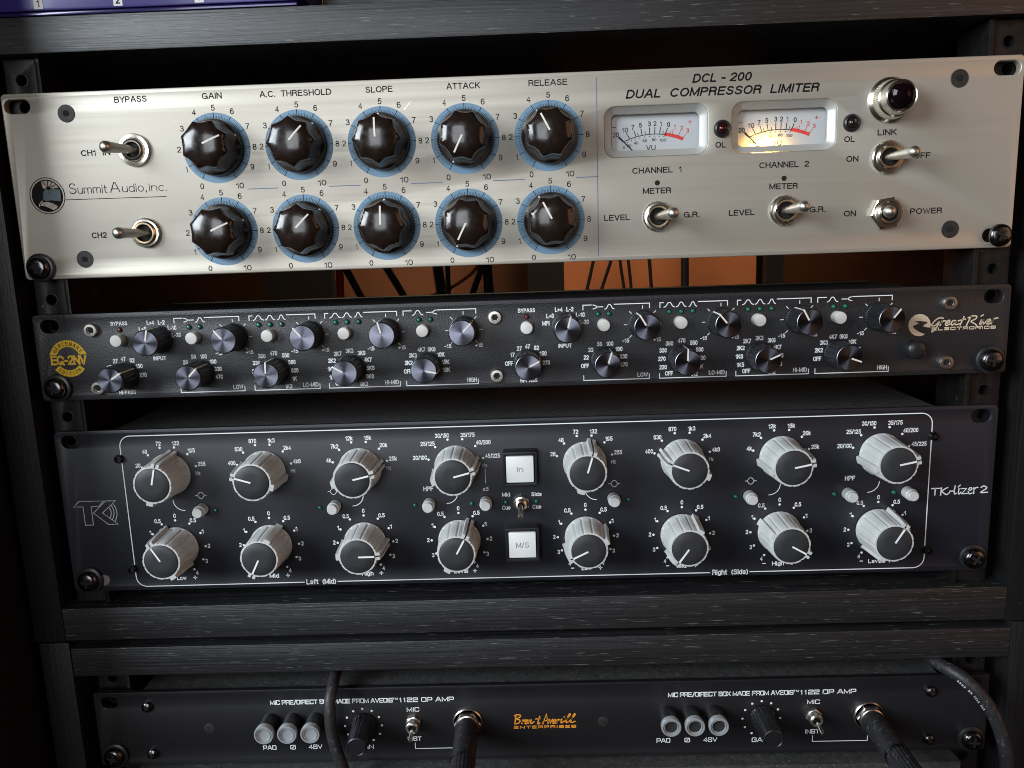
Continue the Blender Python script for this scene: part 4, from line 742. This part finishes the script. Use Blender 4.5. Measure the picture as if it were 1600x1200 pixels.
# ================================================================== MICROPHONE PREAMP, 1U black
U3 = thing('microphone_preamp', 'plain black two-channel microphone preamp with two jack sockets at the bottom of the rack', 'preamp', (4.34, 0, -311.92))
sl3 = [rrect(x-4.6, x+4.6, z-3.2, z+3.2, 3.15, 8) for x in (-232.9, 232.9) for z in (-5.9, -37.3)]
link('faceplate', plate_mesh('faceplate', rrect(-HW, HW, -H1, 0, .8), sl3, 3.0, .25, M['black_panel']), U3)
MB().box(-216, 216, 3.1, 220, -41.5, -1.2).build('chassis', M['chassis'], U3, smooth=0)
TT = 'MIC PRE/DIRECT BOX MADE FROM AVEDIS'
for ch, (ox, oz, cx) in enumerate(((0, 0, -94.4), (215.6, -.3, 121.1))):
    m = MB(); sqtext(m, TT, cx-16.6, -9.0+oz, 66.5, 2.75, .50, gap=.30); text(m, 'TM', cx+18.2, -7.4+oz, 3.0, 1.2, bold=.03); sqtext(m, '1122 OP AMP', cx+35.2, -9.0+oz, 29.4, 2.75, .50, gap=.30)
    flat(m, 'title_lettering', WP, U3)
    m = MB(); b0 = -147.0+ox; sqtext(m, 'PAD', b0, -36.0+oz, 7.0, 2.7, .42); sqtext(m, '0', b0+12.9, -36.0+oz, 2.6, 2.7, .42); sqtext(m, '48V', b0+25.3, -36.0+oz, 7.2, 2.7, .42)
    sqtext(m, 'GAIN', -94.4+ox, -36.6+oz, 9.4, 2.7, .42); sqtext(m, 'MIC', -66.8+ox, -14.7+oz, 6.4, 2.6, .42); sqtext(m, 'INST', -66.9+ox, -32.2+oz, 7.3, 2.6, .42)
    flat(m, 'control_lettering', WP, U3)
    flat(MB().ribbon([(-66.7+ox, -33.4+oz), (-66.7+ox, -36.9+oz), (-37.2+ox, -36.9+oz), (-37.2+ox, -34.2+oz)], .36), 'link_bracket', WP, U3)
    m = MB()
    for a in range(-150, 151, 30): m.disc(-94.4+ox+10.1*sin(R(a)), -22.5+oz+10.1*cos(R(a)), .62)
    flat(m, 'gain_dots', WP, U3)
    for k in range(3):
        x = -144.9+12.4*k+ox
        b = MB().lathe([(4.9, 0), (4.9, 10.6), (4.8, 10.9)], 40, cap1=True).build('push_button', M['black_plastic'], U3, (x, 0, -18.7+oz))
        MB().lathe([(5.0, 9.6), (5.25, 9.9), (5.3, 12.4), (5.0, 13.0), (4.4, 13.05), (4.1, 12.3), (3.9, 12.3), (3.6, 12.8), (3.2, 12.1)], 40, cap1=False).build('clear_cap', M['clear'], b)
        MB().lathe([(3.3, 12.05), (1.8, 11.8), (.3, 11.7)], 28, cap0=False).build('lens_core', M['lens_core'] if ch == 0 else M['csk_screw'], b)
    def fk(t, r, h): return r*(1-.05*max(0, cos(16*t))) if 2 < h < 19 and r > 4 else r
    k = MB().lathe([(6.9, .6), (6.9, 1.6), (6.6, 2.2), (6.1, 8), (5.5, 19), (5.3, 20.2), (4.7, 20.6), (4.4, 20.3), (.3, 20.25)], 128, rmod=fk).build('knob', M['anod_side'], U3, (-94.0+ox, 0, -21.6+oz*0), smooth=32)
    s = MB().lathe([(4.4, 0), (4.4, 2.0), (3.9, 2.3)], 6, cap1=False, ang0=.3); s.lathe([(3.9, 2.3), (3.5, 2.5), (3.5, 6.0), (3.0, 6.5), (2.1, 6.2), (2.0, 3)], 32, cap0=False)
    s = s.build('toggle_switch', M['satin_nickel'], U3, (-66.9+ox, 0, -20.9+oz), smooth=30); MB().lathe([(2.1, 1), (2.0, 4.0), (.5, 4.1)], 20).build('switch_throat', M['dark_hole'], s)
    MB().tube([(0, -3.5, 0), (0, -8, -.6), (0, -14, -1.6), (0, -15, -1.8)], [.75, .9, 1.25, .8], 12).build('lever', M['nickel'], s, smooth=50)
    j = MB().lathe([(8.0, 0), (8.0, 1.0), (7.5, 1.5)], 48, cap1=False); j.lathe([(7.3, 1.5), (7.3, 3.6), (6.9, 3.9)], 6, cap0=False, cap1=False); j.lathe([(6.5, 3.0), (6.4, 5.2), (5.8, 5.5), (5.6, 2.5)], 40, cap0=False)
    j.build('jack_socket', M['steel_screw'], U3, (-37.3+ox, 0, -21.2+oz*3), smooth=30)
ps = MB().lathe([(3.0, 0), (3.1, .8), (2.7, 1.8), (1.7, 2.4), (.5, 2.6)], 28).mesh('panel_screw', M['black_screw']); pc = cross_mesh(1.4, .34, 2.58)
for x, z in ((-211.7, -8.3), (-211.8, -36.6), (210.6, -8.7), (211.0, -36.9)): s = link('panel_screw', ps, U3, (x, 0, z), (0, x, 0)); link('cross_recess', pc, s)
pf = MB().lathe([(2.9, .02), (2.9, .15), (2.6, .25)], 28).mesh('panel_screw', M['csk_screw']); pc2 = cross_mesh(1.7, .3, .22)
for x, z in ((-179.2, -22.2), (36.1, -22.9)): s = link('panel_screw', pf, U3, (x, 0, z), (0, .6, 0)); link('cross_recess', pc2, s)
rack_screw(U3, -232.5, -36.9, .3); rack_screw(U3, 233.0, -36.6, .1)
BRENT=[[(-11.08,-18.44),(-11.84,-23.43)],[(-11.92,-18.42),(-10.6,-17.79),(-8.86,-18.02),(-8.71,-18.99),(-10.93,-20.48),(-9.3,-20.79),(-8.98,-21.87),(-9.89,-22.82),(-12.02,-23.54)],[(-7.38,-20.94),(-7.97,-23.24)],[(-7.7,-22.29),(-6.75,-21.07),(-6.15,-20.97)],[(-6.37,-22.51),(-4.95,-21.65),(-5.2,-20.92),(-6.06,-21.55),(-6.45,-22.7),(-5.87,-23.29),(-4.63,-22.74)],[(-3.88,-21.02),(-4.47,-23.21)],[(-4.19,-22.29),(-2.83,-21.05),(-3.23,-22.96),(-2.54,-23.09),(-1.28,-22.04)],[(1.85,-18.96),(0.62,-23.05),(1.13,-23.45),(1.85,-22.88)],[(-0.43,-20.6),(2.1,-20.27)],[(3.34,-23.61),(5.49,-17.65),(6.28,-23.56)],[(3.98,-21.77),(6.79,-21.26)],[(7.15,-20.88),(7.44,-23.2),(8.8,-20.8)],[(8.86,-22.73),(10.38,-21.84),(10.05,-21.06),(9.05,-21.81),(8.75,-22.96),(9.36,-23.51),(10.78,-22.77)],[(11.35,-21.09),(10.84,-23.28)],[(11.14,-22.24),(12.22,-21.11),(12.84,-21.39)],[(13.8,-20.84),(13.23,-22.83),(13.85,-23.07),(15.0,-22.02)],[(14.98,-19.71),(15.26,-19.64)],[(15.16,-22.41),(17.85,-19.2),(18.4,-17.94),(17.7,-18.24),(16.04,-22.04),(16.3,-23.01),(17.43,-22.46)],[(17.61,-22.46),(20.47,-19.26),(21.02,-18.0),(20.31,-18.29),(18.66,-22.1),(18.99,-23.07),(20.93,-22.34)]]
mb = MB()
for s in BRENT: mb.ribbon(s, .64, .07, smooth=len(s) != 3)
sqtext(mb, 'ENTERPRISES', 4.5, -26.2, 33.4, 1.7, .42, gap=.5); flat(mb, 'maker_lettering', M['orange_print'], U3)

# ================================================================== purple unit above, dark unit below
PU = thing('purple_unit', 'glossy purple unit with white numbered stickers, standing on the shelf above the compressor', 'rack unit', (0, 0, 0))
MB().box(-246, -92, -1.0, 180, 35.6, 95).build('case', M['purple'], PU, bevel=1.2)
MB().box(-246, -96, 0, 60, 33.8, 35.5).build('bottom_trim', mat('dark_purple', (.02, .012, .09), .2, .2, coat=.6), PU, bevel=.5)
for s, x in (('1', -216.6), ('2', -179.2), ('3', -141.2)):
    st = flat(MB().quad((x-2.1, -1.1, 36.4), (x+2.1, -1.1, 36.4), (x+2.1, -1.1, 41.6), (x-2.1, -1.1, 41.6)), 'number_sticker', M['sticker'], PU)
    m = MB(); text(m, s, x, 37.3, 1.1 if s == '1' else 2.0, 3.3, hh=1.16, bold=.02); flat(m, 'sticker_number', M['black_print'], st)
for x in (-125.5,): MB().lathe([(2.6, 1.0), (2.5, 2.4), (1.2, 2.8)], 24, x, 41.5).build('panel_screw', M['steel_screw'], PU)
DU = thing('dark_unit', 'dusty dark grey unit top just visible below the microphone preamp', 'rack unit', (4.3, 0, 0))
MB().box(-222, 226, -6, 260, -400, -358.6).build('case', M['chassis'], DU, bevel=.6)

# ================================================================== CABINETS
UC = thing('upper_rack_cabinet', 'black ash wood rack cabinet holding the silver compressor and both equalizers', 'rack cabinet', (0, 0, 0))
for x0, x1 in ((-264, -247.4), (251.0, 268)): MB().box(x0, x1, -.5, 380, -281, 160).build('side_panel', M['wood_z'], UC, bevel=.6)
MB().box(-247.3, 250.9, .2, 360, 17.4, 33.6).build('shelf', M['wood_x'], UC, bevel=.6)
MB().box(-247.3, 250.9, -.2, 360, -280.6, -262.2).build('bottom_board', M['wood_x'], UC, bevel=.6)
LC = thing('lower_rack_cabinet', 'black ash wood rack cabinet holding the microphone preamp, standing under the upper cabinet', 'rack cabinet', (0, 0, 0))
for x0, x1 in ((-262, -245.6), (254.6, 271)): MB().box(x0, x1, -.9, 380, -520, -281.6).build('side_panel', M['wood_z'], LC, bevel=.6)
MB().box(-245.5, 254.5, -.3, 360, -301.6, -285.2).build('top_board', M['wood_x'], LC, bevel=.6)
NB = MB().box(-900, -268.5, -62, 420, -900, 900).build('added_side_cabinet', M['wood_z'], bevel=1.0); tag(NB, 'black cabinet added close against the left side of the racks, reaching forward to shade them', 'cabinet')  # unseen occluder assumed here; its forward reach shades the racks' left end
NC = MB().box(274, 900, 2, 420, -900, 900).build('added_side_cabinet', M['wood_z'], bevel=1.0); tag(NC, 'black cabinet added against the right side of the racks to darken that edge', 'cabinet')  # dark box added to keep the right margin black
MB().box(-91, 250.8, 30, 34, 33.8, 160).build('dark_backing', M['wood_x'], UC, smooth=0)  # dark sheet added to keep the opening above the shelf dark
def strip(parent, sx, xc, zs, zt, zb):
    holes = [circ(xc, z, 2.7, 20) for z in zs]
    o = link('rack_strip', plate_mesh('rack_strip', rrect(xc-8.2, xc+8.2, zb, zt, .6, 2), holes, 2.2, .25, M['strip']), parent, (0, 7.2, 0))
    e = xc-sx*8.2; MB().box(min(e, e-sx*2.2), max(e, e-sx*2.2), -2.2, 26, zb, zt).build('strip_flange', M['strip'], o, bevel=.3)
    a = MB()
    for z in zs: a.lathe([(3.3, -.05), (3.2, .25), (2.65, .3), (2.65, -6)], 20, xc, z, cap0=False, cap1=False)
    a.build('threaded_hole', M['strip'], o)['kind'] = 'stuff'
    MB().box(xc-9, xc+9, 9, 20, zb, zt).build('strip_backing', M['dark_hole'], o, smooth=0)
zs = [7.0, -5.6, -21.5, -37, -50, -66, -82.1, -98.4, -111.4, -127, -142.6, -159.0, -171.9, -187, -203, -215.6, -231.5, -247.2]
strip(UC, -1, -234.0, zs, 16.8, -261.5); strip(UC, 1, 235.2, zs, 16.8, -261.5)
zl = [-306.5, -317.9, -333, -349.2, -364, -377, -392]
strip(LC, -1, -229.0, zl, -302, -430); strip(LC, 1, 238.5, zl, -302, -430)

# ================================================================== cables and plugs
def smooth_path(pts, sub=6):
    P_ = [Vector(p) for p in pts]; out = []
    for i in range(len(P_)-1):
        p0 = P_[max(i-1, 0)]; p1 = P_[i]; p2 = P_[i+1]; p3 = P_[min(i+2, len(P_)-1)]
        for j in range(sub): t = j/sub; out.append(0.5*((2*p1)+(-p0+p2)*t+(2*p0-5*p1+4*p2-p3)*t*t+(-p0+3*p1-3*p2+p3)*t**3))
    return out+[P_[-1]]
MB().tube(smooth_path([(-104.5, 60, -305), (-104.8, 20, -306.2), (-104.3, 4, -305.8), (-103.6, -7, -308), (-104.2, -12, -315), (-103.4, -14, -331), (-98.5, -15, -352), (-92, -18, -385), (-90, -20, -430)]), 3.1, 16).build('black_cable', M['cable'])
tag(bpy.data.objects['black_cable'], 'thin black cable hanging from the shelf gap in front of the left gain knob', 'cable')
ck_ = MB().tube(smooth_path([(215, 60, -305.8), (217, 22, -306.3), (219.5, 2, -306.0), (227, -10, -308.5), (238, -15, -322), (246, -16, -341), (249.5, -15, -362), (249, -16, -400), (245, -18, -450)]), 3.6, 18).build('black_cable', M['cable'])
tag(ck_, 'thick dusty black cable with white print arching down at the right of the preamp', 'cable')
m = MB(); base = [(218.6, -4.6, -306.9), (224.5, -11.6, -308.6), (229.0, -14.6, -311.7), (232.2, -16.4, -315.4)]
def seg(a, b, n):
    a = Vector(a); b = Vector(b); d = b-a; nn = Vector((-d.z, 0, d.x)).normalized()*.55
    for k in range(n):
        if (k*7) % 5 == 3: continue
        p = a+d*(k/n); q = a+d*((k+.62)/n); m.quad(p-nn, q-nn, q+nn*(1 if k % 2 else .5), p+nn)
seg((222.6, -10.9, -308.4), (228.3, -15.6, -313.5), 7); seg((228.8, -16.0, -314.2), (233.6, -18.0, -321.2), 8)
m.build('cable_print', M['grey_print'], ck_, smooth=0, recalc=False)
for nm_, x, z, lb in (('jack_plug', -33.0, -333.2, 'black jack plug in the left channel socket beside the gain knob'), ('jack_plug', 182.6, -334.0, 'black jack plug in the right channel socket, leaning down towards the right corner')):
    t = thing(nm_, lb, 'jack plug', (x, 0, z), 'jack plugs in the preamp')
    MB().lathe([(5.0, 3.5), (5.0, 5.5)], 32).build('collar', M['steel_screw'], t)
    MB().lathe([(5.9, 5.6), (6.15, 6.4), (6.2, 30), (6.0, 34.0)], 48).build('barrel', M['cable'], t)
    MB().lathe([(6.35, 34.05), (6.5, 34.6), (6.5, 35.2), (6.2, 35.8)], 48).build('ring', M['black_screw'], t)
    def rb(tt, r, h): return r*(1-.05*max(0, cos(20*tt)))
    MB().lathe([(6.1, 35.9), (6.1, 60), (5.0, 66), (3.6, 78)], 120, rmod=rb).build('grip', M['cable'], t)
    MB().tube(smooth_path([(0, -77, 0), (0, -110, -2), (0, -150, -30), (0, -165, -90), (0, -165, -160)]), 3.0, 12).build('cable', M['cable'], t)

# ================================================================== what shows through the gap behind the compressor
wl = MB().box(-1200, 1200, 800, 830, -900, 900).build('wall', M['brown'], smooth=0); wl['kind'] = 'structure'; wl['label'] = 'dark brown wall behind the rack'
ob = MB().box(50.5, 288, 600, 616, -420, 240).build('orange_board', M['orange'], bevel=1.5); tag(ob, 'bright orange board lit by an added light, seen through the gap under the compressor', 'board')
bb = MB().box(-420, -226, 560, 576, -420, 240).build('black_board', M['black_cloth'], smooth=0); tag(bb, 'black board closing the left of the gap behind the rack', 'board')
b2 = MB().box(288.5, 600, 560, 576, -420, 240).build('black_board', M['black_cloth'], smooth=0); tag(b2, 'black board to the right of the orange board', 'board')
b3 = MB().box(7, 50, 560, 590, -420, 240).build('black_post', M['black_cloth'], smooth=0); tag(b3, 'black post at the left edge of the orange board', 'post')
GC = 'cables hanging behind the rack'
def hang(x0, y, x1, r=3.2, mt='black_plastic', lab='', zt=60, zb=-260, bow=0, name='hanging_cable'):
    zA, zB = -107, -130; sl = (x1-x0)/(zB-zA)
    pts = [(x0+sl*(z-zA)*.9+bow*math.cos((z-zt)/(zb-zt)*pi-pi/2), y, z) for z in [zt+(zb-zt)*k/14 for k in range(15)]]
    o = MB().tube(pts, r, 10).build(name, M[mt]); tag(o, lab, 'cable', GC); return o
hang(-167.6, 350, -168.4, 3.6, 'red_plastic', 'short bright red cable, leftmost behind the gap')
hang(-157.5, 352, -145.5, 3.4, 'black_plastic', 'black cable slanting just right of the red one')
hang(-117.9, 346, -104.0, 3.4, 'black_plastic', 'black cable slanting midway between the red and the orange cable')
hang(-76.5, 360, -74.0, 5.0, 'black_plastic', 'thick black cable crossing behind the thin orange cable')
hang(-66.0, 340, -66.5, 2.4, 'black_plastic', 'thin black cable just right of the thick one behind the orange cable')
hang(-38.0, 352, -48.0, 3.0, 'black_plastic', 'black cable slanting left, beside the brown panel')
hang(-30.0, 350, -29.0, 4.6, 'black_plastic', 'thick upright black cable near the black post')
oc = MB().tube(smooth_path([(-170, 380, -139), (-110, 370, -131), (-80, 360, -124.5), (-55, 352, -113), (-38, 348, -98), (-30, 345, -70)]), 1.5, 8).build('hanging_cable', M['copper']); tag(oc, 'thin orange cable curving upwards to the right behind the gap', 'cable', GC)
for i, (a, b, r, lb) in enumerate(((77.0, 70.9, 1.9, 'thin black cable, leftmost in front of the orange board'), (96.1, 87.2, 1.9, 'second thin black cable from the left in front of the orange board'), (107.8, 111.5, 1.8, 'third thin black cable in front of the orange board, left of a close pair'), (117.0, 119.5, 1.8, 'fourth thin black cable in front of the orange board, right of a close pair'), (139.9, 141.9, 2.0, 'single thin black cable right of the middle of the orange board'))): hang(a, 500, b, r, 'black_plastic', lb, bow=2)
hang(180.7, 500, 180.9, 4.4, 'black_plastic', 'thick upright black cable, rightmost in front of the orange board')
